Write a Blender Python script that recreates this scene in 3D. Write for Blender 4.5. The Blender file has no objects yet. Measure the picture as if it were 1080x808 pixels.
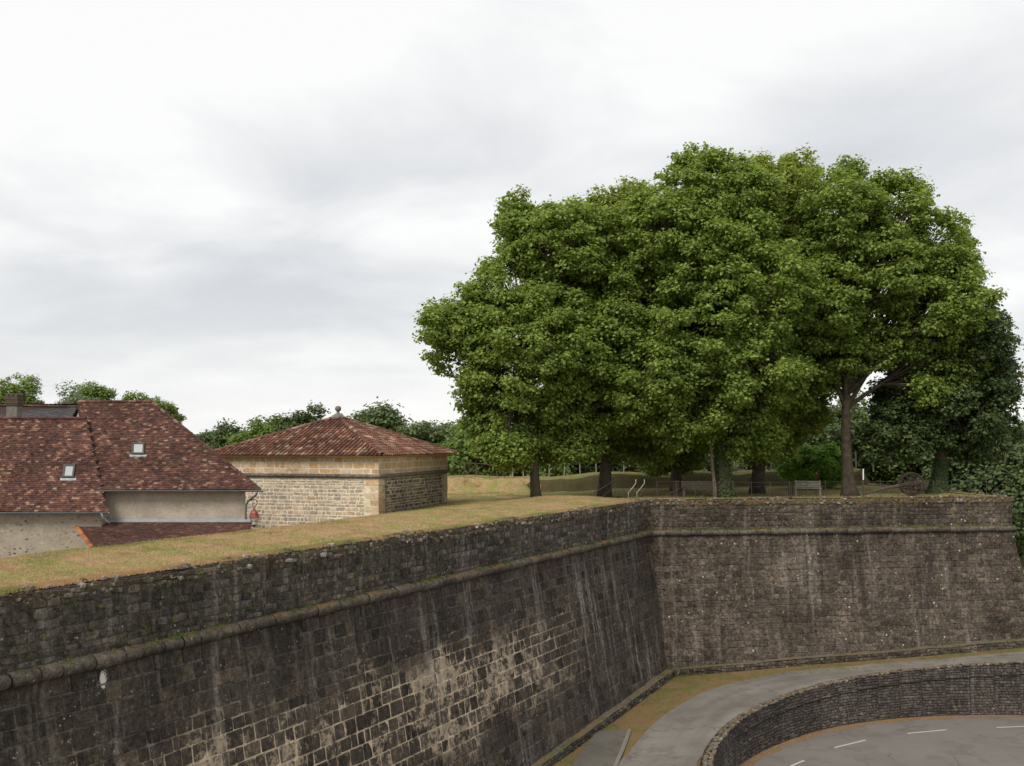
import bpy, bmesh, math, random
import numpy as np
from mathutils import Vector, Matrix
from mathutils.geometry import delaunay_2d_cdt

R = math.radians
scene = bpy.context.scene
C = scene.collection

# ------------------------------------------------------------------ camera
EYE = Vector((0, 0, 3.0)); F = 1080.0
cam = bpy.data.cameras.new("camera"); cam.lens = 36; cam.sensor_width = 36
cam.shift_y = 61 / 1080.0; cam.clip_end = 12000; cam.clip_start = .1
co = bpy.data.objects.new("camera", cam); C.objects.link(co)
co.location = EYE; co.rotation_euler = (R(90), 0, 0); scene.camera = co
scene.view_settings.view_transform = 'Standard'; scene.view_settings.look = 'None'
scene.view_settings.gamma = 1; scene.view_settings.use_curve_mapping = False
scene.view_settings.exposure = 0.38

# ------------------------------------------------------------------ sky and sun
SUN_EL, SUN_AZ = 46, 212          # azimuth clockwise from +Y: behind and left of the camera
world = bpy.data.worlds.new("World"); scene.world = world; world.use_nodes = True
nt = world.node_tree; nt.nodes.clear()
def N(nt, t, **k):
    n = nt.nodes.new(t)
    for a, b in k.items(): setattr(n, a, b)
    return n
def lk(nt, a, b): nt.links.new(a, b)
def val(nt, sock, v):
    if isinstance(v, (int, float, tuple, list)): sock.default_value = v
    else: nt.links.new(v, sock)
def math_(nt, op, a, b=0.0, c=None, clamp=False):
    n = N(nt, 'ShaderNodeMath', operation=op, use_clamp=clamp)
    val(nt, n.inputs[0], a); val(nt, n.inputs[1], b)
    if c is not None: val(nt, n.inputs[2], c)
    return n.outputs[0]
def noise(nt, vec, scale, detail=4, rough=.55, dist=0):
    n = N(nt, 'ShaderNodeTexNoise'); n.inputs['Scale'].default_value = scale
    n.inputs['Detail'].default_value = detail; n.inputs['Roughness'].default_value = rough
    n.inputs['Distortion'].default_value = dist
    if vec is not None: lk(nt, vec, n.inputs['Vector'])
    return n.outputs['Fac']
def ramp(nt, fac, stops, interp='LINEAR'):
    n = N(nt, 'ShaderNodeValToRGB'); r = n.color_ramp; r.interpolation = interp
    while len(r.elements) < len(stops): r.elements.new(.5)
    for e, (p, c) in zip(r.elements, stops):
        e.position = p; e.color = tuple(c)[:3] + (1,) if not isinstance(c, (int, float)) else (c, c, c, 1)
    lk(nt, fac, n.inputs[0]); return n.outputs[0]
def mix(nt, f, a, b, mode='MIX'):
    n = N(nt, 'ShaderNodeMix', data_type='RGBA', blend_type=mode)
    val(nt, n.inputs[0], f)
    for i, v in ((6, a), (7, b)):
        if isinstance(v, (tuple, list)): v = tuple(v)[:3] + (1,)
        val(nt, n.inputs[i], v)
    return n.outputs[2]
def mapping(nt, vec, scale=(1, 1, 1), loc=(0, 0, 0)):
    n = N(nt, 'ShaderNodeMapping'); n.inputs['Scale'].default_value = scale
    n.inputs['Location'].default_value = loc; lk(nt, vec, n.inputs['Vector']); return n.outputs[0]

tc = N(nt, 'ShaderNodeTexCoord'); sky = N(nt, 'ShaderNodeTexSky', sky_type='NISHITA')
sky.sun_disc = False; sky.sun_elevation = R(SUN_EL); sky.sun_rotation = R(SUN_AZ)
sep = N(nt, 'ShaderNodeSeparateXYZ'); lk(nt, tc.outputs['Generated'], sep.inputs[0])
zz = math_(nt, 'ADD', math_(nt, 'MAXIMUM', sep.outputs[2], 0.0), .22)
cx = math_(nt, 'DIVIDE', sep.outputs[0], zz); cy = math_(nt, 'DIVIDE', sep.outputs[1], zz)
cb = N(nt, 'ShaderNodeCombineXYZ'); lk(nt, cx, cb.inputs[0]); lk(nt, cy, cb.inputs[1])
n1 = noise(nt, mapping(nt, cb.outputs[0], (.6, .62, 1), (3.1, 1.7, 0)), 1.0, 5, .5, .6)
n2 = noise(nt, mapping(nt, cb.outputs[0], (1.9, 1.9, 1), (7.3, 2.2, 0)), 1.0, 6, .55, .5)
nn = math_(nt, 'ADD', math_(nt, 'MULTIPLY', n1, .68), math_(nt, 'MULTIPLY', n2, .32))
# grey bank of cloud low on the left, a second one high on the right (directions in the world)
def blob(dx, dz, sx, sz):
    a = math_(nt, 'POWER', math_(nt, 'DIVIDE', math_(nt, 'SUBTRACT', math_(nt, 'DIVIDE', sep.outputs[0], math_(nt, 'MAXIMUM', sep.outputs[1], .05)), dx), sx), 2)
    b = math_(nt, 'POWER', math_(nt, 'DIVIDE', math_(nt, 'SUBTRACT', math_(nt, 'DIVIDE', sep.outputs[2], math_(nt, 'MAXIMUM', sep.outputs[1], .05)), dz), sz), 2)
    return math_(nt, 'POWER', 2.718, math_(nt, 'MULTIPLY', math_(nt, 'ADD', a, b), -1))
bl = math_(nt, 'ADD', math_(nt, 'MULTIPLY', blob(-.30, .135, .26, .045), .07), math_(nt, 'MULTIPLY', blob(.42, .30, .26, .12), .085))
bl = math_(nt, 'ADD', bl, math_(nt, 'MULTIPLY', blob(-.10, .22, .22, .10), .05))
nn = math_(nt, 'SUBTRACT', nn, bl)
cc = ramp(nt, nn, [(.30, (5.2, 5.35, 5.6)), (.39, (6.2, 6.28, 6.4)), (.445, (7.0, 7.03, 7.05)), (.50, (7.8, 7.78, 7.7))])
hz = ramp(nt, sep.outputs[2], [(0.0, (1, 1, 1)), (.16, (0, 0, 0))])
cc = mix(nt, math_(nt, 'MULTIPLY', hz, .6), cc, (7.7, 7.72, 7.6))
cc = mix(nt, .05, cc, sky.outputs[0])
bg = N(nt, 'ShaderNodeBackground'); lk(nt, cc, bg.inputs[0]); bg.inputs[1].default_value = .1
wo = N(nt, 'ShaderNodeOutputWorld'); lk(nt, bg.outputs[0], wo.inputs[0])

sl = bpy.data.lights.new("sun", 'SUN'); sl.energy = 2.4; sl.angle = R(22); sl.color = (1, .93, .82)
so = bpy.data.objects.new("sun", sl); C.objects.link(so)
sd = Vector((math.sin(R(SUN_AZ)) * math.cos(R(SUN_EL)), math.cos(R(SUN_AZ)) * math.cos(R(SUN_EL)), math.sin(R(SUN_EL))))
so.rotation_euler = sd.to_track_quat('Z', 'Y').to_euler(); so.location = (0, -20, 40)

# ------------------------------------------------------------------ object helpers
def tag(o, label=None, cat=None, group=None, kind=None):
    if label: o['label'] = label
    if cat: o['category'] = cat
    if group: o['group'] = group
    if kind: o['kind'] = kind
    return o
def empty(name, loc=(0, 0, 0), rz=0):
    o = bpy.data.objects.new(name, None); o.empty_display_size = .3
    C.objects.link(o); o.location = loc; o.rotation_euler = (0, 0, rz); return o
def copy_tree(o, parent=None):
    c = o.copy(); C.objects.link(c)
    if parent is not None: c.parent = parent
    for ch in [x for x in C.objects if x.parent == o]: copy_tree(ch, c)
    return c
class MB:
    """collects faces; builds ONE mesh object (vertices given in the parent's space)"""
    def __init__(s): s.v = []; s.f = []; s.uv = []; s.c = []; s.m = []
    def face(s, pts, uv=None, c=(.5, .5, .5), m=0):
        i = len(s.v); s.v += [tuple(p) for p in pts]; s.f.append(tuple(range(i, i + len(pts))))
        s.uv += list(uv) if uv else [(p[0], p[2]) for p in pts]; s.c.append(c); s.m.append(m)
    def idx(s, vs, fs, c=(.5, .5, .5), m=0, uvs=None):
        i = len(s.v); s.v += [tuple(p) for p in vs]
        for f in fs:
            s.f.append(tuple(i + k for k in f)); s.c.append(c); s.m.append(m)
            s.uv += [(uvs[k] if uvs else (vs[k][0], vs[k][2])) for k in f]
    def box(s, cx, cy, cz, sx, sy, sz, rz=0, c=(.5, .5, .5), m=0, M=None, bev=0.0):
        bm = bmesh.new(); bmesh.ops.create_cube(bm, size=1)
        for v in bm.verts: v.co = Vector((v.co.x * sx, v.co.y * sy, v.co.z * sz))
        if bev: bmesh.ops.bevel(bm, geom=bm.edges[:], offset=bev, segments=1, affect='EDGES', clamp_overlap=True)
        T = Matrix.Translation((cx, cy, cz)) @ Matrix.Rotation(rz, 4, 'Z')
        if M is not None: T = Matrix.Translation((cx, cy, cz)) @ M
        s.idx([T @ v.co for v in bm.verts], [[v.index for v in f.verts] for f in bm.faces], c, m); bm.free()
    def tube(s, pts, rad, n=8, c=(.5, .5, .5), m=0, cap=True):
        pts = [Vector(p) for p in pts]; vs = []; rr = rad if isinstance(rad, (list, tuple)) else [rad] * len(pts)
        up = Vector((0.13, 0.27, 1)).normalized(); prev = None
        for i, p in enumerate(pts):
            t = (pts[min(i + 1, len(pts) - 1)] - pts[max(i - 1, 0)]).normalized()
            if prev is None:
                a = t.cross(up)
                if a.length < .1: a = t.cross(Vector((1, 0, 0)))
            else: a = prev - t * prev.dot(t)
            a.normalize(); prev = a; b = t.cross(a)
            for k in range(n):
                th = 2 * math.pi * k / n; vs.append(p + (a * math.cos(th) + b * math.sin(th)) * rr[i])
        fs = [(i * n + k, i * n + (k + 1) % n, (i + 1) * n + (k + 1) % n, (i + 1) * n + k) for i in range(len(pts) - 1) for k in range(n)]
        if cap: fs += [tuple(range(n))[::-1], tuple((len(pts) - 1) * n + k for k in range(n))]
        s.idx(vs, fs, c, m)
    def lathe(s, prof, cx, cy, n=16, c=(.5, .5, .5), m=0):
        vs = [(cx + r * math.cos(2 * math.pi * k / n), cy + r * math.sin(2 * math.pi * k / n), z) for r, z in prof for k in range(n)]
        fs = [(i * n + k, i * n + (k + 1) % n, (i + 1) * n + (k + 1) % n, (i + 1) * n + k) for i in range(len(prof) - 1) for k in range(n)]
        s.idx(vs, fs, c, m)
    def rock(s, p, r, rng, squash=.7, c=None, m=0, sub=1):
        bm = bmesh.new(); bmesh.ops.create_icosphere(bm, subdivisions=sub, radius=1)
        sx, sy, sz = r * rng.uniform(.8, 1.3), r * rng.uniform(.8, 1.3), r * squash * rng.uniform(.75, 1.2)
        rot = Matrix.Rotation(rng.uniform(0, 6), 3, 'Z') @ Matrix.Rotation(rng.uniform(-.3, .3), 3, 'X')
        vs = []
        for v in bm.verts:
            q = Vector((max(-.75, min(.75, v.co.x)) * sx, max(-.75, min(.75, v.co.y)) * sy, max(-.7, min(.7, v.co.z)) * sz)) * rng.uniform(.9, 1.12)
            vs.append(Vector(p) + rot @ q)
        s.idx(vs, [[v.index for v in f.verts] for f in bm.faces], c or (rng.random(), rng.random(), rng.random()), m); bm.free()
    def build(s, name, mats, parent=None, smooth=False):
        me = bpy.data.meshes.new(name); me.from_pydata(s.v, [], s.f)
        me.uv_layers.new(name="UVMap").data.foreach_set('uv', np.array(s.uv, dtype=np.float32).ravel())
        a = me.attributes.new("rnd", 'FLOAT_COLOR', 'FACE')
        col = np.ones((len(s.f), 4), dtype=np.float32); col[:, :3] = np.array(s.c, dtype=np.float32)
        a.data.foreach_set('color', col.ravel())
        for m in (mats if isinstance(mats, (list, tuple)) else [mats]): me.materials.append(m)
        me.polygons.foreach_set('material_index', np.array(s.m, dtype=np.int32))
        me.polygons.foreach_set('use_smooth', np.full(len(s.f), smooth, dtype=bool))
        me.update(); me.validate()
        o = bpy.data.objects.new(name, me); C.objects.link(o)
        if parent is not None: o.parent = parent
        return o
def ray_z(px, py, z):
    d = Vector(((px - 540) / F, 1, (465 - py) / F)); k = (z - EYE.z) / d.z; return EYE + d * k
def at(px, py, Y): return Vector(((px - 540) / F * Y, Y, 3 + (465 - py) / F * Y))
def sm(a, b, x):
    t = max(0., min(1., (x - a) / (b - a))); return t * t * (3 - 2 * t)
# cheap smooth 2-D value noise for terrain
_h = np.random.RandomState(5).rand(64, 64)
def vn(x, y):
    xi, yi = math.floor(x), math.floor(y); fx, fy = x - xi, y - yi
    fx = fx * fx * (3 - 2 * fx); fy = fy * fy * (3 - 2 * fy)
    a = _h[xi % 64, yi % 64]; b = _h[(xi + 1) % 64, yi % 64]; c = _h[xi % 64, (yi + 1) % 64]; d = _h[(xi + 1) % 64, (yi + 1) % 64]
    return (a * (1 - fx) + b * fx) * (1 - fy) + (c * (1 - fx) + d * fx) * fy - .5

# ------------------------------------------------------------------ materials
def new_mat(name, rough=.9, spec=.2):
    m = bpy.data.materials.new(name); m.use_nodes = True; t = m.node_tree; b = t.nodes['Principled BSDF']
    b.inputs['Roughness'].default_value = rough; b.inputs['Specular IOR Level'].default_value = spec
    return m, t, b
def bump(t, b, h, strength=.5, dist=.02):
    n = N(t, 'ShaderNodeBump'); n.inputs['Strength'].default_value = strength; n.inputs['Distance'].default_value = dist
    lk(t, h, n.inputs['Height']); lk(t, n.outputs[0], b.inputs['Normal'])
def rnd(t):
    a = N(t, 'ShaderNodeAttribute', attribute_name='rnd'); s = N(t, 'ShaderNodeSeparateColor')
    lk(t, a.outputs['Color'], s.inputs[0]); return s.outputs
def simple(name, col, rough=.8, var=.25, scale=6, metal=0, spec=.3, bmp=0):
    m, t, b = new_mat(name, rough, spec); o = N(t, 'ShaderNodeTexCoord').outputs['Object']
    n = noise(t, o, scale, 5)
    c = ramp(t, n, [(.25, [x * (1 - var) for x in col]), (.75, [min(1, x * (1 + var)) for x in col])])
    lk(t, c, b.inputs['Base Color']); b.inputs['Metallic'].default_value = metal
    if bmp: bump(t, b, noise(t, o, scale * 4, 4), bmp)
    return m
def stone(name, cols, streak=.5, lichen=.5, patch=False, moss=0., tint=.35, streak_col=(.30, .27, .24), bscale=9, lcol=(.5, .48, .43), con=1.0, topmoss=0):
    """weathered stone; UV = metres along the wall and height"""
    m, t, b = new_mat(name, .93, .12)
    obj = N(t, 'ShaderNodeTexCoord').outputs['Object']; uv = N(t, 'ShaderNodeUVMap', uv_map='UVMap').outputs[0]
    r = rnd(t); k = len(cols)
    c = ramp(t, r[0], [(i / (k - 1), q) for i, q in enumerate(cols)])
    f = noise(t, obj, 7, 8, .7); f2 = noise(t, obj, .35, 4, .6); f3 = noise(t, obj, 26, 6, .75)
    c = mix(t, 1, c, ramp(t, f, [(.3, 1 - .55 * con), (.5, 1 - .05 * con), (.7, 1 + .75 * con)]), 'MULTIPLY')
    c = mix(t, 1, c, ramp(t, f2, [(.3, 1 - .35 * con), (.7, 1 + .4 * con)]), 'MULTIPLY')
    c = mix(t, 1, c, ramp(t, f3, [(.35, 1 - .42 * con), (.65, 1 + .5 * con)]), 'MULTIPLY')
    sp = N(t, 'ShaderNodeSeparateXYZ'); lk(t, uv, sp.inputs[0])
    warp = math_(t, 'MULTIPLY', math_(t, 'SUBTRACT', noise(t, obj, .8, 3), .5), .35)
    su = math_(t, 'ADD', sp.outputs[0], warp)
    cb = N(t, 'ShaderNodeCombineXYZ'); lk(t, su, cb.inputs[0]); lk(t, sp.outputs[1], cb.inputs[1])
    s1 = noise(t, mapping(t, cb.outputs[0], (2.6, .16, 1)), 1, 5, .65)
    s2 = noise(t, mapping(t, cb.outputs[0], (.8, .1, 1), (31, 4, 0)), 1, 3, .5)
    sf = math_(t, 'MULTIPLY', ramp(t, s1, [(.51, 0.), (.64, 1.)]), ramp(t, s2, [(.42, 0.), (.62, 1.)]))
    sf = math_(t, 'MULTIPLY', sf, ramp(t, f, [(.35, .35), (.6, 1.)]))
    c = mix(t, math_(t, 'MULTIPLY', sf, streak), c, streak_col)
    d1 = noise(t, mapping(t, cb.outputs[0], (1.9, .13, 1), (13, 9, 0)), 1, 5, .6)
    c = mix(t, math_(t, 'MULTIPLY', ramp(t, d1, [(.56, 0.), (.7, 1.)]), streak * .9), c, (.022, .02, .019))
    # lichen flecks
    v = N(t, 'ShaderNodeTexVoronoi'); v.inputs['Scale'].default_value = bscale; lk(t, obj, v.inputs['Vector'])
    lf = math_(t, 'MULTIPLY', ramp(t, v.outputs['Distance'], [(.12, 1.), (.26, 0.)]), ramp(t, noise(t, obj, 3.1, 3), [(.56, 0.), (.64, 1.)]))
    c = mix(t, math_(t, 'MULTIPLY', lf, lichen), c, lcol)
    l2 = ramp(t, noise(t, obj, 13, 7, .8), [(.63, 0.), (.72, 1.)])
    c = mix(t, math_(t, 'MULTIPLY', l2, lichen * .55), c, [x * .6 for x in lcol])
    if patch:
        # old limewash still clinging to the wall: band between two heights, strongest midway along
        wob = math_(t, 'MULTIPLY', math_(t, 'SUBTRACT', noise(t, cb.outputs[0], .35, 5, .7), .5), 3.2)
        h = math_(t, 'ADD', sp.outputs[1], wob)
        top = ramp(t, math_(t, 'MULTIPLY_ADD', h, .1, 1.0), [(.56, 1.), (.64, 0.)])
        bot = ramp(t, math_(t, 'MULTIPLY_ADD', h, .1, 1.0), [(.27, 0.), (.36, 1.)])
        along = ramp(t, math_(t, 'DIVIDE', math_(t, 'ADD', sp.outputs[0], wob), 60), [(.20, 0.), (.33, .9), (.53, 1.), (.62, 1.), (.72, 0.)])
        pm = math_(t, 'MULTIPLY', math_(t, 'MULTIPLY', top, bot), along)
        g = noise(t, obj, 1.6, 6, .75)
        if patch == 'mortar': k_ = math_(t, 'MULTIPLY', pm, ramp(t, g, [(.36, .15), (.5, 1.)]))
        else:
            g = math_(t, 'ADD', noise(t, obj, 3.2, 8, .85), math_(t, 'MULTIPLY', math_(t, 'SUBTRACT', r[1], .5), .10))
            g = math_(t, 'ADD', g, math_(t, 'MULTIPLY', math_(t, 'SUBTRACT', noise(t, obj, .5, 2), .5), .5))
            k_ = math_(t, 'MULTIPLY', pm, ramp(t, g, [(.52, 0.), (.60, .6)]))
        c = mix(t, math_(t, 'MULTIPLY', k_, ramp(t, f, [(.3, .6), (.5, 1.)])), c, (.56, .455, .33))
        if patch == 'stone':   # white lime drip under the cordon
            dx_ = math_(t, 'DIVIDE', math_(t, 'SUBTRACT', math_(t, 'ADD', sp.outputs[0], math_(t, 'MULTIPLY', math_(t, 'SUBTRACT', f3, .5), .3)), 18.0), .085)
            dz_ = math_(t, 'DIVIDE', math_(t, 'SUBTRACT', math_(t, 'ADD', sp.outputs[1], math_(t, 'MULTIPLY', math_(t, 'SUBTRACT', f3, .5), .6)), -2.1), .2)
            rr_ = math_(t, 'ADD', math_(t, 'MULTIPLY', dx_, dx_), math_(t, 'MULTIPLY', dz_, dz_))
            c = mix(t, ramp(t, rr_, [(.7, 1.), (1., 0.)]), c, (.62, .60, .55))
    if topmoss:      # moss creeping down from the coping and growing above the cordon
        w_ = math_(t, 'MULTIPLY', math_(t, 'SUBTRACT', noise(t, obj, 1.7, 7, .75), .5), 1.5)
        hgt = math_(t, 'ADD', sp.outputs[1], w_)
        a1 = ramp(t, math_(t, 'MULTIPLY_ADD', hgt, .5, 1.0), [(.83, 0.), (.93, 1.)])
        hg2 = math_(t, 'ADD', sp.outputs[1], math_(t, 'MULTIPLY', w_, .35))
        a2 = ramp(t, math_(t, 'MULTIPLY_ADD', hg2, .5, 1.0), [(.20, 1.), (.265, 0.)]); a3 = ramp(t, math_(t, 'MULTIPLY_ADD', sp.outputs[1], .5, 1.0), [(.15, 0.), (.155, 1.)])
        mk = math_(t, 'MAXIMUM', a1, math_(t, 'MULTIPLY', a2, a3)); mk = math_(t, 'MULTIPLY', mk, ramp(t, noise(t, obj, 9, 5, .8), [(.38, .1), (.55, 1.)]))
        c = mix(t, math_(t, 'MULTIPLY', mk, topmoss), c, ramp(t, noise(t, obj, 4, 4), [(.4, (.15, .09, .03)), (.6, (.09, .08, .025))]))
    # moss on what faces up, orange lichen
    geo = N(t, 'ShaderNodeNewGeometry'); sn = N(t, 'ShaderNodeSeparateXYZ'); lk(t, geo.outputs['Normal'], sn.inputs[0])
    if moss:
        mf = math_(t, 'MULTIPLY', ramp(t, sn.outputs[2], [(.25, 0.), (.7, 1.)]), ramp(t, noise(t, obj, 1.1, 8, .8), [(.46, 0.), (.56, 1.)]))
        mc = ramp(t, noise(t, obj, 7, 5), [(.35, (.10, .075, .04)), (.5, (.19, .115, .06)), (.62, (.11, .11, .035))])
        c = mix(t, math_(t, 'MULTIPLY', mf, moss), c, mc)
    of = ramp(t, noise(t, mapping(t, obj, (1, 1, 1), (9, 3, 5)), 2.2, 7, .75), [(.62, 0.), (.70, 1.)])
    c = mix(t, math_(t, 'MULTIPLY', of, tint), c, (.16, .085, .04))
    lk(t, c, b.inputs['Base Color'])
    hh = math_(t, 'ADD', noise(t, obj, 14, 8, .7), math_(t, 'MULTIPLY', noise(t, obj, 3.5, 4), 1.3))
    bump(t, b, hh, .8, .035)
    return m
DARK = [(.030, .026, .023), (.044, .037, .032), (.062, .051, .042), (.050, .042, .036), (.088, .070, .054)]
BROWN = [(.042, .035, .029), (.062, .051, .041), (.082, .067, .053), (.053, .044, .037), (.108, .088, .070)]
M_left = stone("dark_weathered_stone", DARK, .85, .6, 'stone', 0, .3)
M_leftm = stone("grey_lime_mortar", [(.070, .060, .052), (.105, .09, .076)], .5, .3, 'mortar', 0, .4)
M_par = stone("dark_parapet_rubble", [(.04, .036, .033), (.062, .054, .047), (.09, .075, .062), (.05, .045, .04), (.14, .12, .10), (.03, .028, .026)], .8, .9, False, 0, .5, con=1.05, topmoss=.45)
M_parm = stone("parapet_mortar", [(.055, .047, .04), (.085, .072, .06)], .3, .3, False, 0, .5)
M_far = stone("brown_weathered_stone", BROWN, .6, .95, False, 0, .55, (.24, .21, .18), 4.2, (.50, .47, .41), 1.35, 1.0)
M_farm = stone("brown_lime_mortar", [(.058, .046, .035), (.086, .068, .051)], .8, .8, False, 0, .5, (.24, .21, .18), 4.2, (.50, .47, .41), 1.35, 1.0)
M_cordon = stone('mossy_cordon_stone', [(.06, .052, .045), (.10, .088, .075), (.08, .07, .06)], .3, .8, False, .9, .5)
M_coping = stone("lichened_coping_stone", [(.06, .05, .042), (.10, .085, .07), (.16, .145, .125), (.075, .063, .052), (.27, .25, .22)], .2, .8, False, .9, .7, bscale=5, lcol=(.62, .60, .55))
M_ret = stone("grey_retaining_stone", [(.045, .039, .035), (.064, .055, .048), (.085, .073, .063), (.055, .048, .043), (.10, .087, .076)], .35, .4, False, 0, .2)
M_retm = stone("retaining_mortar", [(.022, .02, .019), (.035, .03, .028)], .1, .1, False, .3, .2)
CREAM = [(.44, .36, .26), (.36, .31, .24), (.29, .27, .24), (.52, .43, .32), (.26, .245, .22), (.38, .28, .18)]
M_rub = stone("cream_rubble_stone", CREAM, .10, .2, False, 0, .05, bscale=14, con=.45)
M_rubm = stone("cream_mortar", [(.58, .50, .385), (.62, .54, .42)], .10, .1, False, 0, .03, con=.3)
M_rubd = stone("stained_rubble_stone", [(.055, .05, .046), (.12, .10, .08), (.08, .07, .06), (.26, .21, .15), (.10, .09, .075)], .5, .3, False, 0, .1)
M_rubdm = stone("stained_mortar", [(.30, .25, .18), (.36, .30, .21)], .7, .1, False, 0, .1, (.12, .105, .09))
M_ash = stone("dressed_ochre_stone", [(.46, .34, .21), (.42, .33, .22), (.48, .30, .15), (.52, .43, .31), (.40, .25, .13), (.5, .42, .32)], .05, .1, False, 0, .03, con=.35)
M_corn = stone("grey_cordon_stone", [(.12, .105, .088), (.17, .15, .125), (.09, .08, .07)], .4, .7, False, .3, .3)

def tile_mat(name, cols, lich=.4, mossy=.4):
    m, t, b = new_mat(name, .88, .15); obj = N(t, 'ShaderNodeTexCoord').outputs['Object']; r = rnd(t)
    c = ramp(t, r[0], [((i / (len(cols) - 1)) ** .55, q) for i, q in enumerate(cols)], 'LINEAR')
    c = mix(t, 1, c, ramp(t, noise(t, obj, 9, 7, .75), [(.3, .5), (.7, 1.5)]), 'MULTIPLY')
    c = mix(t, 1, c, ramp(t, noise(t, obj, .6, 4, .6), [(.3, .68), (.7, 1.35)]), 'MULTIPLY')
    c = mix(t, math_(t, 'MULTIPLY', ramp(t, noise(t, obj, 5, 7, .8), [(.60, 0.), (.68, 1.)]), lich), c, (.33, .30, .25))
    c = mix(t, math_(t, 'MULTIPLY', ramp(t, noise(t, mapping(t, obj, (1, 1, 1), (4, 4, 4)), 1.1, 6, .7), [(.56, 0.), (.68, 1.)]), mossy), c, (.05, .045, .022))
    lk(t, c, b.inputs['Base Color']); bump(t, b, noise(t, obj, 22, 5), .4, .02); return m
M_tile = tile_mat("old_flat_roof_tile", [(.040, .024, .021), (.075, .035, .029), (.10, .044, .034), (.068, .036, .031), (.13, .058, .040), (.055, .034, .030), (.16, .08, .052), (.22, .15, .11)], .35, .6)
M_tile_annex = tile_mat("annex_roof_tile", [(.06, .034, .03), (.085, .042, .035), (.11, .05, .04), (.07, .04, .035), (.15, .09, .06)], .25, .6)
M_roman = tile_mat("roman_clay_tile", [(.085, .042, .032), (.14, .060, .042), (.19, .085, .055), (.12, .06, .045), (.28, .18, .125), (.10, .055, .044), (.36, .27, .20)], .35, .25)
M_verge = tile_mat("orange_verge_tile", [(.30, .10, .045), (.40, .15, .06), (.22, .07, .035)], .2, .2)
M_slate = tile_mat("dark_slate", [(.045, .043, .048), (.07, .066, .072), (.055, .052, .055)], .15, .2)
M_under = simple("roof_underlay", (.03, .018, .014))

def render_mat(name, base, stain, rubble=False):
    m, t, b = new_mat(name, .92, .1); obj = N(t, 'ShaderNodeTexCoord').outputs['Object']
    c = ramp(t, noise(t, obj, 1.2, 7, .65), [(.3, stain), (.6, base)])
    c = mix(t, 1, c, ramp(t, noise(t, obj, 12, 7, .75), [(.3, .78), (.7, 1.2)]), 'MULTIPLY')
    if rubble:
        v = N(t, 'ShaderNodeTexVoronoi'); v.inputs['Scale'].default_value = 4.2; lk(t, mapping(t, obj, (1, 1, 1.7)), v.inputs['Vector'])
        sc_ = N(t, 'ShaderNodeSeparateColor'); lk(t, v.outputs['Color'], sc_.inputs[0])
        st = ramp(t, sc_.outputs[0], [(0, (.09, .08, .07)), (.5, (.20, .165, .13)), (1, (.42, .37, .30))])
        f = math_(t, 'MULTIPLY', ramp(t, v.outputs['Distance'], [(.28, 1.), (.38, 0.)]), ramp(t, noise(t, obj, 2.4, 5, .7), [(.42, 0.), (.52, 1.)]))
        c = mix(t, f, c, st)
        c = mix(t, math_(t, 'MULTIPLY', ramp(t, noise(t, obj, 17, 3), [(.66, 0.), (.70, 1.)]), .7), c, (.05, .045, .04))
    else:
        f = ramp(t, noise(t, mapping(t, obj, (.7, .7, 2.2)), 1.6, 7, .75), [(.60, 0.), (.64, 1.)])
        c = mix(t, math_(t, 'MULTIPLY', f, .6), c, (.42, .34, .23))
    lk(t, c, b.inputs['Base Color']); bump(t, b, noise(t, obj, 12, 7, .7), .6, .03); return m
M_rend = render_mat("grey_cement_render", (.38, .33, .265), (.26, .23, .19))
M_rend_r = render_mat("stone_and_lime_render", (.34, .30, .24), (.25, .215, .175), True)
M_zinc = simple("zinc", (.17, .19, .21), .45, .2, 3, .6, .5)
M_lead = simple("lead_flashing", (.27, .29, .31), .6, .2, 3, .2)
M_glass, _t, _b = new_mat("roof_window_glass", .08, .8); _b.inputs['Base Color'].default_value = (.42, .43, .42, 1); _b.inputs['Metallic'].default_value = .35
M_frame = simple("dark_window_frame", (.05, .05, .052), .5)
M_white = simple("white_paint", (.7, .7, .68), .6, .1)
M_wood = simple("weathered_wood", (.27, .235, .19), .85, .35, 9, bmp=.4)
M_dwood = simple("brown_old_wood", (.085, .062, .045), .85, .35, 8, bmp=.4)
M_iron = simple("dull_galvanised_steel", (.07, .07, .068), .5, .2, 5, .4)
M_rust = simple("rusty_iron", (.045, .030, .026), .8, .4, 9, .2)
M_red = simple("red_painted_metal", (.20, .025, .022), .45, .2, 6, 0, .5)
M_pane, _t, _b = new_mat("lantern_glass", .1, .5); _b.inputs['Base Color'].default_value = (.75, .72, .62, 1); _b.inputs['Alpha'].default_value = .35
M_bark = simple("plane_tree_bark", (.085, .068, .050), .9, .45, 5, bmp=.7)
M_barkred = simple("reddish_bark", (.060, .046, .032), .9, .6, 4, bmp=1.)
M_barkpale = simple("pale_bark", (.15, .125, .095), .9, .35, 5, bmp=.7)
M_stonegrey = simple("grey_cut_stone", (.15, .14, .12), .9, .3, 6, bmp=.5)

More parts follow.
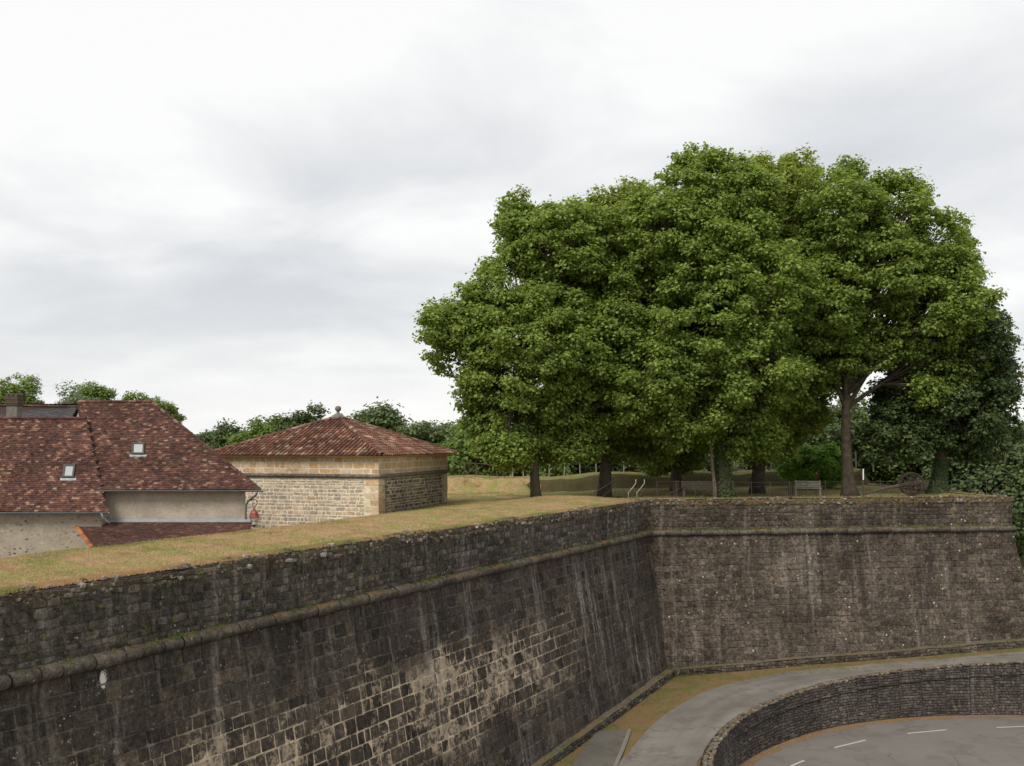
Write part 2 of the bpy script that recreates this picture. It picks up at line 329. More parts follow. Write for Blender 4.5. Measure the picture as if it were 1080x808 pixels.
def leaf_mat(name, a, b_, trans=.35, back=None):
    m = bpy.data.materials.new(name); m.use_nodes = True; t = m.node_tree; b = t.nodes['Principled BSDF']; out = t.nodes['Material Output']
    r = rnd(t); c = mix(t, r[0], a, b_)
    c = mix(t, ramp(t, r[1], [(.93, 0.), (.97, .7)]), c, (.22, .17, .05))
    b.inputs['Roughness'].default_value = .55; b.inputs['Specular IOR Level'].default_value = .25
    lk(t, c, b.inputs['Base Color'])
    tr = N(t, 'ShaderNodeBsdfTranslucent'); c2 = mix(t, 1, c, (1.25, 1.25, .6), 'MULTIPLY'); lk(t, c2, tr.inputs[0])
    ms = N(t, 'ShaderNodeMixShader'); ms.inputs[0].default_value = trans
    lk(t, b.outputs[0], ms.inputs[1]); lk(t, tr.outputs[0], ms.inputs[2]); lk(t, ms.outputs[0], out.inputs[0]); return m
M_plane = leaf_mat("plane_leaves", (.105, .17, .032), (.31, .40, .10), .47)
M_planeb = leaf_mat("plane_leaves_yellowish", (.13, .182, .034), (.35, .415, .105), .47)
M_darkleaf = leaf_mat("dark_green_leaves", (.045, .072, .026), (.085, .128, .042), .25)
M_wood_l = leaf_mat("woodland_leaves", (.065, .10, .042), (.14, .185, .075), .3)
M_greyleaf = leaf_mat("grey_green_leaves", (.12, .16, .09), (.18, .22, .13), .3)
M_bright = leaf_mat("bright_green_leaves", (.17, .32, .045), (.26, .44, .08), .45)
M_mid = leaf_mat("mid_green_leaves", (.11, .17, .04), (.19, .27, .075), .4)
M_weed = leaf_mat("weed_leaves", (.07, .12, .02), (.16, .20, .05), .3)
M_straw = leaf_mat("dry_grass_blades", (.19, .22, .06), (.40, .265, .155), .25)

def turf(name, dry, green, earth, bias=.5, fine=1.0):
    m, t, b = new_mat(name, .95, .08); o = N(t, 'ShaderNodeTexCoord').outputs['Object']
    f = math_(t, 'ADD', math_(t, 'MULTIPLY', noise(t, o, .8, 6, .7), .65), math_(t, 'MULTIPLY', noise(t, o, 4.5, 6, .8), .35))
    c = mix(t, ramp(t, f, [(bias - .06, 0.), (bias + .07, 1.)]), dry, green)
    g = noise(t, mapping(t, o, (1, 1, 1), (7, 1, 0)), 1.3, 7, .75)
    c = mix(t, ramp(t, g, [(.53, 0.), (.64, .9)]), c, earth)
    c = mix(t, 1, c, ramp(t, noise(t, o, 16 * fine, 6, .8), [(.3, .55), (.5, 1.), (.7, 1.5)]), 'MULTIPLY')
    c = mix(t, 1, c, ramp(t, noise(t, o, 60 * fine, 3, .8), [(.3, .7), (.7, 1.35)]), 'MULTIPLY')
    lk(t, c, b.inputs['Base Color']); bump(t, b, noise(t, o, 18, 6, .8), .8, .05); return m
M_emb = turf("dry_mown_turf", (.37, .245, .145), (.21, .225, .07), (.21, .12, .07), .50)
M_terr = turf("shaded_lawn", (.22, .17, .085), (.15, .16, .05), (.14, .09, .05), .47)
M_moat = turf("moat_verge", (.18, .115, .06), (.10, .125, .035), (.14, .082, .045), .545)
M_green = turf("green_meadow", (.20, .22, .07), (.13, .18, .05), (.2, .2, .08), .5, .3)
M_town = turf("street_gravel", (.28, .25, .21), (.24, .22, .17), (.22, .19, .16), .5)
def road_mat(name, a, b_, longit=True):
    m, t, b = new_mat(name, .85, .25); o = N(t, 'ShaderNodeTexCoord').outputs['Object']; uv = N(t, 'ShaderNodeUVMap', uv_map='UVMap').outputs[0]
    c = ramp(t, noise(t, o, .5, 6, .6), [(.3, a), (.7, b_)])
    if longit:
        s = noise(t, mapping(t, uv, (.10, 1.1, 1)), 1, 3, .5)
        c = mix(t, 1, c, ramp(t, s, [(.35, .84), (.65, 1.18)]), 'MULTIPLY')
    c = mix(t, 1, c, ramp(t, noise(t, o, 30, 5, .8), [(.3, .8), (.7, 1.2)]), 'MULTIPLY')
    cr = noise(t, mapping(t, o, (1, 1, 1), (2, 8, 1)), 2.3, 8, .8)
    c = mix(t, ramp(t, cr, [(.64, 0.), (.70, .5)]), c, [x * .55 for x in a])
    vv = N(t, 'ShaderNodeTexVoronoi', feature='DISTANCE_TO_EDGE'); vv.inputs['Scale'].default_value = .33
    wv_ = N(t, 'ShaderNodeVectorMath', operation='ADD'); nz_ = N(t, 'ShaderNodeTexNoise'); nz_.inputs['Scale'].default_value = 1.5; nz_.inputs['Detail'].default_value = 6; lk(t, o, nz_.inputs['Vector'])
    lk(t, o, wv_.inputs[0]); lk(t, nz_.outputs['Color'], wv_.inputs[1]); lk(t, wv_.outputs[0], vv.inputs['Vector'])
    ck = math_(t, 'MULTIPLY', ramp(t, vv.outputs['Distance'], [(.004, 1.), (.012, 0.)]), ramp(t, noise(t, o, .4, 3), [(.50, 0.), (.58, .5)]))
    c = mix(t, ck, c, [x * .35 for x in a])
    st = ramp(t, noise(t, mapping(t, o, (1, 1, 1), (5, 5, 5)), .9, 5, .6), [(.56, 0.), (.60, .35)]); c = mix(t, st, c, [x * .7 for x in a])
    lk(t, c, b.inputs['Base Color']); bump(t, b, noise(t, o, 40, 4), .3, .01); return m
M_path = road_mat("worn_grey_path", (.125, .114, .102), (.185, .17, .153))
M_road = road_mat("asphalt", (.132, .120, .110), (.165, .151, .139), False)
M_slab = road_mat("old_concrete_slab", (.085, .078, .07), (.13, .118, .102), False)
M_paint = simple("worn_road_paint", (.42, .41, .38), .7, .15, 14)

# ------------------------------------------------------------------ plan of the fortification
CZ = -1.69
Cc = Vector((7.0, 52.0)); d1 = Vector((.4648, .8854)); n1 = Vector((.8854, -.4648))
S0 = Cc - d1 * 52.0; L1 = 52.0
Tt = Vector((26.75, 54.8)); d2 = (Tt - Cc).normalized(); n2 = Vector((d2.y, -d2.x)); L2 = (Tt - Cc).length
d3 = Vector((-.10, .995)).normalized(); n3 = Vector((d3.y, -d3.x)); L3 = 45.0
def miter(na, nb):
    det = na.x * nb.y - na.y * nb.x; return Vector(((nb.y - na.y) / det, (na.x - nb.x) / det))
mC, mT = miter(n1, n2), miter(n2, n3)
SEG = [(S0, d1, n1, L1, 0., mC.dot(d1)), (Cc, d2, n2, L2, mC.dot(d2), mT.dot(d2)), (Tt, d3, n3, L3, mT.dot(d3), 0.)]
B = .17
def zg(x): return -8.68 + .049 * (max(0., min(x, 30.) - 7.7)) - .075 * max(0., 7.7 - max(x, -1.5))
def off(z, base=0.): return base + B * max(0., CZ - z)
def wall_pt(seg, s, z, extra=0., base=0.):
    P, d, n, L, k0, k1 = seg; q = P + d * s + n * (off(z, base) + extra); return Vector((q.x, q.y, z))
def dL(p): return -(p - Cc).dot(n1)
def dR(p): return -(p - Cc).dot(n2)
def d3i(p): return -(p - Tt).dot(n3)
def inward(x, y):
    p = Vector((x, y)); return max(dL(p), min(dR(p), d3i(p)))

def masonry(mb, pos, rng_s, z0, z1, rowh, bw, joint, prot, jit, rng, cut=.25, vary=1.0, m=0, mm=1, scol=None):
    """lays blocks row by row between heights z1 (bottom) and z0 (top); pos(s,z,outwards) gives the point"""
    z = z0
    while z > z1 + .02:
        h = rowh * rng.uniform(1 - .22 * vary, 1 + .22 * vary); h = min(h, z - z1)
        if z - h - z1 < rowh * .35: h = z - z1
        a, b = rng_s(z - h / 2); s = a - rng.uniform(0, bw * .6)
        while s < b:
            w = bw * rng.uniform(1 - .42 * vary, 1 + .5 * vary); s0_, s1_ = max(s, a), min(s + w, b); s += w
            if s1_ - s0_ < .06: continue
            j = joint * .5; zt, zb = z - j, z - h + j; hh = zt - zb; ww = s1_ - s0_ - 2 * j
            if hh < .03 or ww < .03: continue
            c = min(hh, ww) * cut; l, r_ = s0_ + j, s1_ - j
            J = lambda: rng.uniform(-jit, jit)
            ring = [(l + c, zb + J()), (r_ - c, zb + J()), (r_ + J(), zb + c), (r_ + J(), zt - c), (r_ - c, zt + J()), (l + c, zt + J()), (l + J(), zt - c), (l + J(), zb + c)]
            p = prot * rng.uniform(.3, 1.3); e = min(.022, hh * .15)
            tx, tz = rng.uniform(-1, 1) * prot * .5, rng.uniform(-1, 1) * prot * .5
            ms, mz = (l + r_) / 2, (zt + zb) / 2
            inner = [(ms + (x - ms) * (1 - 2 * e / ww), mz + (y - mz) * (1 - 2 * e / hh)) for x, y in ring]
            uv = [q for q in ring] + [q for q in inner]
            vs = [pos(x, y, -.004) for x, y in ring] + [pos(x, y, p + tx * (x - ms) / ww * 2 + tz * (y - mz) / hh * 2) for x, y in inner]
            col = scol(ms, mz) if scol else (rng.random(), rng.random(), rng.random())
            mb.idx(vs, [(k, (k + 1) % 8, 8 + (k + 1) % 8, 8 + k) for k in range(8)] + [tuple(range(8, 16))], col, m, uv)
        z -= h
def backing(mb, pos, rng_s, z0, z1, m=1, step=1.5, c=(.5, .5, .5)):
    nz = max(1, int((z0 - z1) / 1.5)); 
    for i in range(nz):
        za, zb = z0 + (z1 - z0) * i / nz, z0 + (z1 - z0) * (i + 1) / nz
        (a0, b0), (a1, b1) = rng_s(za), rng_s(zb); n = max(1, int((b0 - a0) / step))
        for k in range(n):
            q = [(a1 + (b1 - a1) * k / n, zb), (a1 + (b1 - a1) * (k + 1) / n, zb), (a0 + (b0 - a0) * (k + 1) / n, za), (a0 + (b0 - a0) * k / n, za)]
            mb.face([pos(s, z, 0) for s, z in q], q, c, m)

def rampart(idx, name, label, lower_h, lower_w, mats_low, mats_par, seed, jit=.012, par_h=.26, par_w=.4):
    seg = SEG[idx]; P, d, n, L, k0, k1 = seg; rng = random.Random(seed)
    root = empty(name, (0, 0, 0)); tag(root, label, 'rampart wall')
    # lower battered face
    mb = MB(); pos = lambda s, z, o: wall_pt(seg, s, z, o)
    rs = lambda z: (k0 * off(z), L + k1 * off(z))
    backing(mb, pos, rs, CZ, -10.4); masonry(mb, pos, rs, CZ - .12, -9.9, lower_h, lower_w, .026 if idx == 0 else .018, .024, jit, rng, .07)
    mb.build('battered_face', mats_low, root)
    # parapet above the cordon
    mb = MB(); pos = lambda s, z, o: wall_pt(seg, s, z, o)
    rs = lambda z: (0, L)
    backing(mb, pos, rs, -.02, CZ); masonry(mb, pos, rs, -.04, CZ, par_h, par_w, .016, .024, .022, rng, .2, 1.5)
    mb.face([wall_pt(seg, 0, -.02), wall_pt(seg, L, -.02), wall_pt(seg, L, -.02, -.6), wall_pt(seg, 0, -.02, -.6)], None, (.5, .5, .5), 1)
    mb.build('parapet', mats_par, root)
    # coping of small rough stones along the edge
    mb = MB(); s = 0.
    while s < L:
        w = rng.uniform(.09, .26)
        for layer in range(3):
            if rng.random() < (.05, .12, .45)[layer]: continue
            zc = (-.20, -.07, .03)[layer] + rng.uniform(-.04, .04) + .035 * math.sin(s * .9) * (idx == 0)
            q = wall_pt(seg, s + w / 2 + rng.uniform(-.05, .05), 0, (-.04, -.07, -.13)[layer] + rng.uniform(-.03, .05)); q.z = zc
            mb.rock(q, w * rng.uniform(.45, .62), rng, .72)
        s += w * .8
    mb.build('coping', M_coping, root)
    # half-round cordon in separate lengths of stone
    mb = MB(); s = 0.
    while s < L:
        w = min(rng.uniform(.45, 1.0), L - s); r_ = .165 + rng.uniform(-.012, .014); dz = rng.uniform(-.012, .012); K = 9
        a_, b_ = s + .008, s + w - .008; vs = []; uvs = []
        for ss, rr in ((a_, r_ * .9), (a_ + .03, r_), (b_ - .03, r_), (b_, r_ * .9)):
            e0 = mC.dot(d1) * .15 if idx == 0 and ss > L - .2 else (mC.dot(d2) * .15 if idx == 1 and ss < .2 else (mT.dot(d2) * .15 if idx == 1 and ss > L - .2 else 0))
            for k in range(K + 1):
                th = -math.pi * .5 + math.pi * k / K
                vs.append(wall_pt(seg, ss + e0, CZ, rr * 1.25 * math.cos(th)) + Vector((0, 0, dz + rr * math.sin(th)))); uvs.append((ss, CZ + rr * math.sin(th)))
        fs = [(i * (K + 1) + k, i * (K + 1) + k + 1, (i + 1) * (K + 1) + k + 1, (i + 1) * (K + 1) + k) for i in range(3) for k in range(K)]
        c_ = (rng.random(), rng.random(), rng.random())
        mb.idx(vs, [f[::-1] for f in fs], c_, 0, uvs)
        s += w
    mb.build('cordon', M_cordon, root, True)
    return root, rng
def footing(idx, root, rng, mats):
    seg = SEG[idx]; P, d, n, L, k0, k1 = seg
    E = .42
    def top(s):
        q = wall_pt(seg, s, -8.4); return zg(q.x) + .34
    mb = MB(); o_ = lambda z: off(-8.2) + E
    k = 0 if idx == 0 else k0; a = k0 * o_(0); b = L + k1 * o_(0)
    posf = lambda s, z, o: Vector((*(P + d * s + n * (o_(z) + o)), z))
    s = a
    while s < b:      # short lengths so the footing can follow the rising ground
        e = min(s + .8, b); zt = top((s + e) / 2)
        backing(mb, posf, lambda z: (s, e), zt, zt - 1.2); masonry(mb, posf, lambda z: (s, e), zt, zt - .6, .17, .36, .02, .05, .03, rng, .25)
        q = [(s, 0), (e, 0), (e, 1), (s, 1)]
        z0_, z1_ = top(s) + .03 + .09 * vn(s * .9, 2.2), top(e) + .03 + .09 * vn(e * .9, 2.2)
        mb.face([posf(s, z0_, .03), posf(e, z1_, .03), Vector((*(P + d * e + n * (off(zt) - .15)), z1_)), Vector((*(P + d * s + n * (off(zt) - .15)), z0_))], q, (.5, .5, .5), 2)
        s = e
    mb.build('footing', mats + [M_cordon], root)
r1, g1 = rampart(0, 'curtain_wall', 'long dark curtain wall of square blocks running beside the camera, with a pale limewashed patch', .40, .46, [M_left, M_leftm], [M_par, M_parm], 11, .014, .20, .27)
footing(0, r1, g1, [M_par, M_parm])
r2, g2 = rampart(1, 'bastion_wall', 'brown bastion wall facing the camera under the big trees, flecked with white lichen', .30, .42, [M_far, M_farm], [M_far, M_farm], 12, .016, .24, .36)
footing(1, r2, g2, [M_far, M_farm])
# the return behind the salient belongs to the same bastion: its parts move under that wall
r3, g3 = rampart(2, 'bastion_return', 'x', .34, .5, [M_far, M_farm], [M_far, M_farm], 13, .016)
for ch in [x for x in C.objects if x.parent == r3]: ch.parent = r2; ch.name = 'return_' + ch.name.split('.')[0]
bpy.data.objects.remove(r3)

# ------------------------------------------------------------------ ground
def sheet(name, poly, pts, zf, mat, uvf=None, kind='structure', smooth=True):
    vin = [Vector(p) for p in poly] + [Vector(p) for p in pts]; n = len(poly)
    res = delaunay_2d_cdt(vin, [(i, (i + 1) % n) for i in range(n)], [list(range(n))], 1, 1e-4)
    mb = MB(); vs = [(v.x, v.y, zf(v.x, v.y)) for v in res[0]]
    mb.idx(vs, [tuple(f) for f in res[2]], (.5, .5, .5), 0, [(v[0], v[1]) for v in vs] if uvf is None else [uvf(v[0], v[1]) for v in vs])
    o = mb.build(name, mat, None, smooth); tag(o, kind=kind); return o
def z_in(x, y):
    p = Vector((x, y)); d = max(.0, inward(x, y)); sc = (Cc - p).dot(d1)
    w = sm(-5, 2.5, sc)
    t = sm(-15, -4, x + .12 * (y - 50)) if y < 200 else 0
    zi = -3.25 * (1 - t) + (-.16 - .12 * sm(3, 12, d) - .3 * sm(9, 2, x) * 0 - .28 * (1 - sm(2, 9, x))) * t
    cr = .20 * sm(0, 3.2, d) + .05 * vn(x * .5, y * .5)
    e = cr * (1 - sm(4.0, 9.5, d)) + zi * sm(4.0, 9.5, d)
    flat = zi
    z = e * w + flat * (1 - w)
    if d < 1.2: z = z * sm(0, 1.2, d) + (.03) * (1 - sm(0, 1.2, d))
    fb = y - (70.5 + .02 * (x - 10)) + .9 * vn(x * .45, 3.3)
    if x > -12:
        k = sm(-12, -7, x)
        z += k * (.95 + .22 * vn(x * .7, 8.1)) * sm(0, 1.3, fb) * (1 - sm(6.5, 9, fb)) - k * 9.5 * sm(7, 22, fb)
    if y > 120: z -= 7.2 * sm(120, 138, y)
    if x < -75: z -= 7.2 * sm(75, 88, -x)
    return z + .03 * vn(x * 1.3, y * 1.3) * min(1, d)
def ipt(seg, s, inn): q = seg[0] + seg[1] * s - seg[2] * inn; return (q.x, q.y)
poly = [ipt(SEG[0], s, .16) for s in np.arange(0, 51.9, .8)] + [tuple(Cc - mC * .16)] + [ipt(SEG[1], s, .16) for s in np.arange(.8, L2 - .5, .8)] + [tuple(Tt - mT * .16)] + [ipt(SEG[2], s, .16) for s in np.arange(1.5, 44, 1.5)] + [(20, 142), (-90, 142), (-90, -10)]
pts = []
for x in np.arange(-88, 30, 1.0):
    for y in np.arange(-8, 140, 1.0):
        if inward(x, y) > .6 and (x > -40 or (int(x) % 3 == 0 and int(y) % 3 == 0)) and y < 98.6 + 41 * (x < 20): pts.append((x, y))
for x in np.arange(-12, 28, .7):
    for o_ in (-.3, 0, .35, .7, 1.0, 1.35):
        if inward(x, 70.5 + .02 * (x - 10) + o_) > .6: pts.append((x, 70.5 + .02 * (x - 10) + o_ + .01))
for s in np.arange(0.2, 52, .45):
    for inn in (.45, .9, 1.5, 2.1, 2.7): pts.append(ipt(SEG[0], s, inn))
terr = sheet('rampart_lawn', poly, pts, z_in, M_terr)
# material by place: mown dry turf on the curtain embankment, lawn on the bastion, gravel in the town
terr.data.materials.append(M_emb); terr.data.materials.append(M_town)
terr.data.materials.append(turf('shade_toned_bank_turf', (.09, .07, .035), (.06, .062, .025), (.06, .042, .026), .5))  # brown bank turf, darkened to paint in the shade under the trees
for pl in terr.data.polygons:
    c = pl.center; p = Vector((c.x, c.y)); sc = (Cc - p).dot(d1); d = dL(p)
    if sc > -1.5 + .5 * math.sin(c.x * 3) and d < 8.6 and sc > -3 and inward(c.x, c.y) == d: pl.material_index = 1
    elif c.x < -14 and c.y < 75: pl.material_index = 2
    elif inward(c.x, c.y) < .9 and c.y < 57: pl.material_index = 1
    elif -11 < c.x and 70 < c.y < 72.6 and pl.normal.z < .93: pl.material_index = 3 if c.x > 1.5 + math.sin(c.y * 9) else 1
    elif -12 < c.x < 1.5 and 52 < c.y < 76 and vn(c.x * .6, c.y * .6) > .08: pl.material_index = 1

# far countryside, one sheet to the horizon, with hills
mb = MB(); rings = [0, 20, 40, 60, 90, 130, 180, 260, 400, 600, 900, 1300, 1800, 2400, 3200, 4200, 6000, 9000]; K = 120
vs = []
for r_ in rings:
    for k in range(K):
        th = 2 * math.pi * k / K; x, y = r_ * math.cos(th), r_ * math.sin(th)
        vs.append((x, y + 30, -10.1))
mb.idx(vs, [(i * K + k, i * K + (k + 1) % K, (i + 1) * K + (k + 1) % K, (i + 1) * K + k) for i in range(len(rings) - 1) for k in range(K)])
tag(mb.build('ground', M_green), kind='structure')
mb = MB(); vs = []; nx, ny = 90, 10
for j in range(ny):
    for i in range(nx):
        x = -3400 + 6800 * i / (nx - 1); y = 2600 + 260 * j
        vs.append((x, y, -12 + math.sin(math.pi * j / (ny - 1)) * (30 + 34 * vn(x / 420, 3) + 12 * vn(x / 130, 8))))
mb.idx(vs, [(j * nx + i, j * nx + i + 1, (j + 1) * nx + i + 1, (j + 1) * nx + i) for j in range(ny - 1) for i in range(nx - 1)])
M_hill = simple("far_wooded_hill", (.12, .16, .19), .95, .2, .004)
tag(mb.build('hills', M_hill, None, True), kind='structure')

# retaining wall curve (plan), path and lower road
RC = [(5.2, 8), (5.6, 20), (6.1, 29), (6.9, 35.6), (8.1, 39.2), (9.65, 41.9), (12.0, 44.5), (14.8, 46.6), (18.2, 48.0), (21.4, 48.5), (24.4, 48.5), (30, 47.8), (40, 45.6), (60, 40)]
def catmull(P, n=10):
    P = [Vector(p) for p in P]; P = [P[0] * 2 - P[1]] + P + [P[-1] * 2 - P[-2]]; out = []
    for i in range(1, len(P) - 2):
        for k in range(n):
            t = k / n; a, b, c, d = P[i - 1:i + 3]
            out.append(.5 * ((2 * b) + (c - a) * t + (2 * a - 5 * b + 4 * c - d) * t * t + (3 * b - a - 3 * c + d) * t ** 3))
    out.append(P[-2]); return out
class Path:
    def __init__(s, P, n=10):
        s.p = catmull(P, n); s.l = [0.]
        for a, b in zip(s.p, s.p[1:]): s.l.append(s.l[-1] + (b - a).length)
        s.L = s.l[-1]
    def at(s, u):
        u = max(0, min(s.L - 1e-4, u)); i = int(np.searchsorted(s.l, u, side='right')) - 1; i = min(i, len(s.p) - 2)
        t = (u - s.l[i]) / (s.l[i + 1] - s.l[i]); q = s.p[i].lerp(s.p[i + 1], t)
        j = max(0, i - 1); e = min(len(s.p) - 1, i + 2); d = (s.p[e] - s.p[j]).normalized(); return q, d
ret = Path(RC)
def ret_pt(s, z, o, base=0.):
    q, d = ret.at(s); n = Vector((d.y, -d.x)); top = zg(q.x)
    q = q + n * (o + base + .10 * (top - z)); return Vector((q.x, q.y, z))
rng = random.Random(31)
root = empty('retaining_wall'); tag(root, 'low curved grey stone retaining wall between the upper path and the lower road', 'retaining wall')
mb = MB(); s = 2.
while s < ret.L:
    e = min(s + 1.2, ret.L); zt = zg(ret.at((s + e) / 2)[0].x) + .38
    if s > 15: masonry(mb, lambda a, z, o: ret_pt(a, z, o), lambda z: (s, e), zt - .62, -10.05, .125, .26, .014, .026, .01, rng, .2)
    backing(mb, lambda a, z, o: ret_pt(a, z, o), lambda z: (s, e), zt - .5, -10.4, step=.6); s = e
mb.build('wall_face', [M_ret, M_retm], root)
mb = MB(); s = 2.   # parapet standing a little proud over a string course
while s < ret.L:
    e = min(s + 1.2, ret.L); zt = zg(ret.at((s + e) / 2)[0].x) + .36
    if s > 15: masonry(mb, lambda a, z, o: ret_pt(a, z, o, .05), lambda z: (s, e), zt - .04, zt - .56, .125, .26, .014, .03, .01, rng, .2)
    backing(mb, lambda a, z, o: ret_pt(a, z, o, .05), lambda z: (s, e), zt - .04, zt - .58, step=.6)
    for a in np.arange(s, e, .3):
        b = min(a + .3, e); p = [ret_pt(a, zt - .04, 0, .05), ret_pt(b, zt - .04, 0, .05), ret_pt(b, zt - .04, 0, -.33), ret_pt(a, zt - .04, 0, -.33)]
        mb.face(p, None, (.5, .5, .5), 1)
        q = [p[3], p[2], p[2] - Vector((0, 0, .7)), p[3] - Vector((0, 0, .7))]; mb.face(q[::-1], None, (.5, .5, .5), 1)
        q = [ret_pt(a, zt - .58, 0, .05), ret_pt(b, zt - .58, 0, .05), ret_pt(b, zt - .58, 0, 0), ret_pt(a, zt - .58, 0, 0)]; mb.face(q, None, (.5, .5, .5), 1)
    s = e
mb.build('parapet', [M_ret, M_retm], root)
mb = MB(); s = 15.
while s < ret.L - .2:
    w = rng.uniform(.09, .17); zt = zg(ret.at(s)[0].x) + .36
    for dx in (-.03, -.20): mb.rock(ret_pt(s, zt + .0 + rng.uniform(-.015, .02), dx + .05 + rng.uniform(-.03, .03)), .10, rng, .62)
    s += w
mb.build('coping', M_coping, root)
mb = MB(); sj = 0                       # dark drain stain / joint running down the wall
# moat ground between rampart and retaining wall
polyl = [tuple(q) for q in ret.p]
def foot(seg, s): q = seg[0] + seg[1] * s + seg[2] * 1.0; return (q.x, q.y)
mpoly = [(q.x - 0.0, q.y) for q in ret.p] + [(75, 38), (75, 120), (16, 120)]
mpoly += [tuple(Tt + mT * 1.0 + d3 * 44)] + [tuple(Tt + mT * 1.0), tuple(Cc + mC * 1.0), foot(SEG[0], 2), (-20, -8), (5.0, -8)]
def z_m(x, y): return zg(x) + .06 * vn(x * .6, y * .6) + .9 * sm(60, 85, y) * sm(28, 34, x)
mp = []
for x in np.arange(-20, 74, 1.2):
    for y in np.arange(-6, 118, 1.2):
        p = Vector((x, y))
        if inward(x, y) < -1.4 and min((q - p).length for q in ret.p[::4]) > 2.2 and ((x < 5.2) or (y > 44) or (x < 12 and y > 42)):
            ok = True
            if x > 4.8:
                j = min(range(len(ret.p)), key=lambda i: (ret.p[i] - p).length); j0 = min(j, len(ret.p) - 2)
                dd = ret.p[j0 + 1] - ret.p[j0]; ok = dd.x * (p - ret.p[j0]).y - dd.y * (p - ret.p[j0]).x > 0
            if ok: mp.append((x, y))
moat = sheet('moat_ground', mpoly, mp, z_m, [M_moat, M_green])
for pl in moat.data.polygons:
    if pl.center.y > 62: pl.material_index = 1

def ribbon(name, A, Bp, zf, mat, lift, n=160, cross=6):
    """sheet between two plan curves"""
    a, b = Path(A), Path(Bp); mb = MB(); vs = []; uvs = []
    for i in range(n + 1):
        p = a.at(a.L * i / n)[0]; q = b.at(b.L * i / n)[0]
        for k in range(cross + 1):
            r_ = p.lerp(q, k / cross); vs.append((r_.x, r_.y, zf(r_.x, r_.y) + lift)); uvs.append((a.L * i / n, k / cross * (p - q).length))
    W = cross + 1
    mb.idx(vs, [(i * W + k, i * W + k + 1, (i + 1) * W + k + 1, (i + 1) * W + k) for i in range(n) for k in range(cross)], (.5, .5, .5), 0, uvs)
    o = mb.build(name, mat, None, True); tag(o, kind='structure'); return o
g = lambda px, py: tuple(ray_z(px, py, -8.62)[:2])
def gz(px, py):
    z = -8.62
    for _ in range(6): q = ray_z(px, py, z); z = zg(q.x)
    return (q.x, q.y)
outer = [(2.4, 8), (2.8, 20), (3.1, 30)] + [gz(*p) for p in [(650, 812), (662, 796), (690, 764), (720, 742), (760, 725), (830, 710), (900, 703), (1000, 694.5), (1078, 688.5)]] + [(32, 51.5), (44, 49.5), (62, 44.5)]
inner = [(4.6, 8), (5.0, 20), (5.3, 29)] + [gz(*p) for p in [(735, 812), (742, 797), (762, 776), (790, 757), (835, 735), (880, 718)]]
inn2 = []
for q in [ret.at(u)[0] for u in np.linspace(ret.L * .55, ret.L, 12)]:
    if q.x > inner[-1][0] + 1.0: inn2.append((q.x, q.y + .42))
def z_path(x, y): return z_m(x, y) + .02
ribbon('path', outer, inner + inn2, z_path, M_path, .012, 220, 14)
# concrete slab beside the path with its kerb
sq = [gz(600, 812), gz(648, 812), gz(664, 772), gz(630, 772)]
slab = sheet('concrete_apron', [(.6, 28), (3.0, 28.5), sq[1], sq[2], sq[3], sq[0]][0:6], [], lambda x, y: zg(x) + .07, M_slab)
mb = MB(); kp = [(3.02, 28), sq[1], ((sq[1][0] + sq[2][0]) / 2 + .03, (sq[1][1] + sq[2][1]) / 2), sq[2]]
mb.tube([(x, y, zg(x) + .08) for x, y in kp], .075, 4); tag(mb.build('kerb', simple("pale_kerb", (.22, .20, .175), .9, .2, 5)), kind='structure')

# lower road, its verge and dashes
LR = [ret.at(u)[0] for u in np.linspace(0, ret.L, 90)]
def roff(q, d, o): return q + Vector((d.y, -d.x)) * o
near = []
for u in np.linspace(0, ret.L, 90):
    q, d = ret.at(u); near.append(tuple(roff(q, d, .1)))
rp = near + [(62, -12), (5.3, -12)]
o = sheet('road', rp, [], lambda x, y: -10.0, M_road)
mb = MB(); us = np.linspace(0, ret.L, 300); rr_ = random.Random(4)
for a, b in zip(us, us[1:]):
    qa, da = ret.at(a); qb, db = ret.at(b); w1 = .48 + .06 * math.sin(a * 2.3) + .05 * math.sin(a * 7.1); w2 = .48 + .06 * math.sin(b * 2.3) + .05 * math.sin(b * 7.1)
    pa, pb, pc, pd = roff(qa, da, .12), roff(qb, db, .12), roff(qb, db, w2), roff(qa, da, w1)
    mb.face([(*pa, -9.93), (*pb, -9.93), (*pc, -9.995), (*pd, -9.995)][::-1])
tag(mb.build('road_verge', turf("rusty_leaf_litter", (.20, .12, .07), (.14, .13, .05), (.16, .09, .05), .55)), kind='structure')
dash = [((834, 808), (848, 802)), ((880, 788.5), (913, 780.5)), ((957, 773.5), (998, 769.7)), ((1051, 767.2), (1084, 766.0)), ((1135, 766), (1175, 768))]
mb = MB()
for (a, b), (c, d) in dash:
    p, q = ray_z(a, b, -9.996), ray_z(c, d, -9.996); t = (q - p).normalized(); nn_ = Vector((-t.y, t.x, 0)) * .05
    mb.face([p - nn_, q - nn_, q + nn_, p + nn_])
tag(mb.build('road_markings', M_paint), kind='structure')

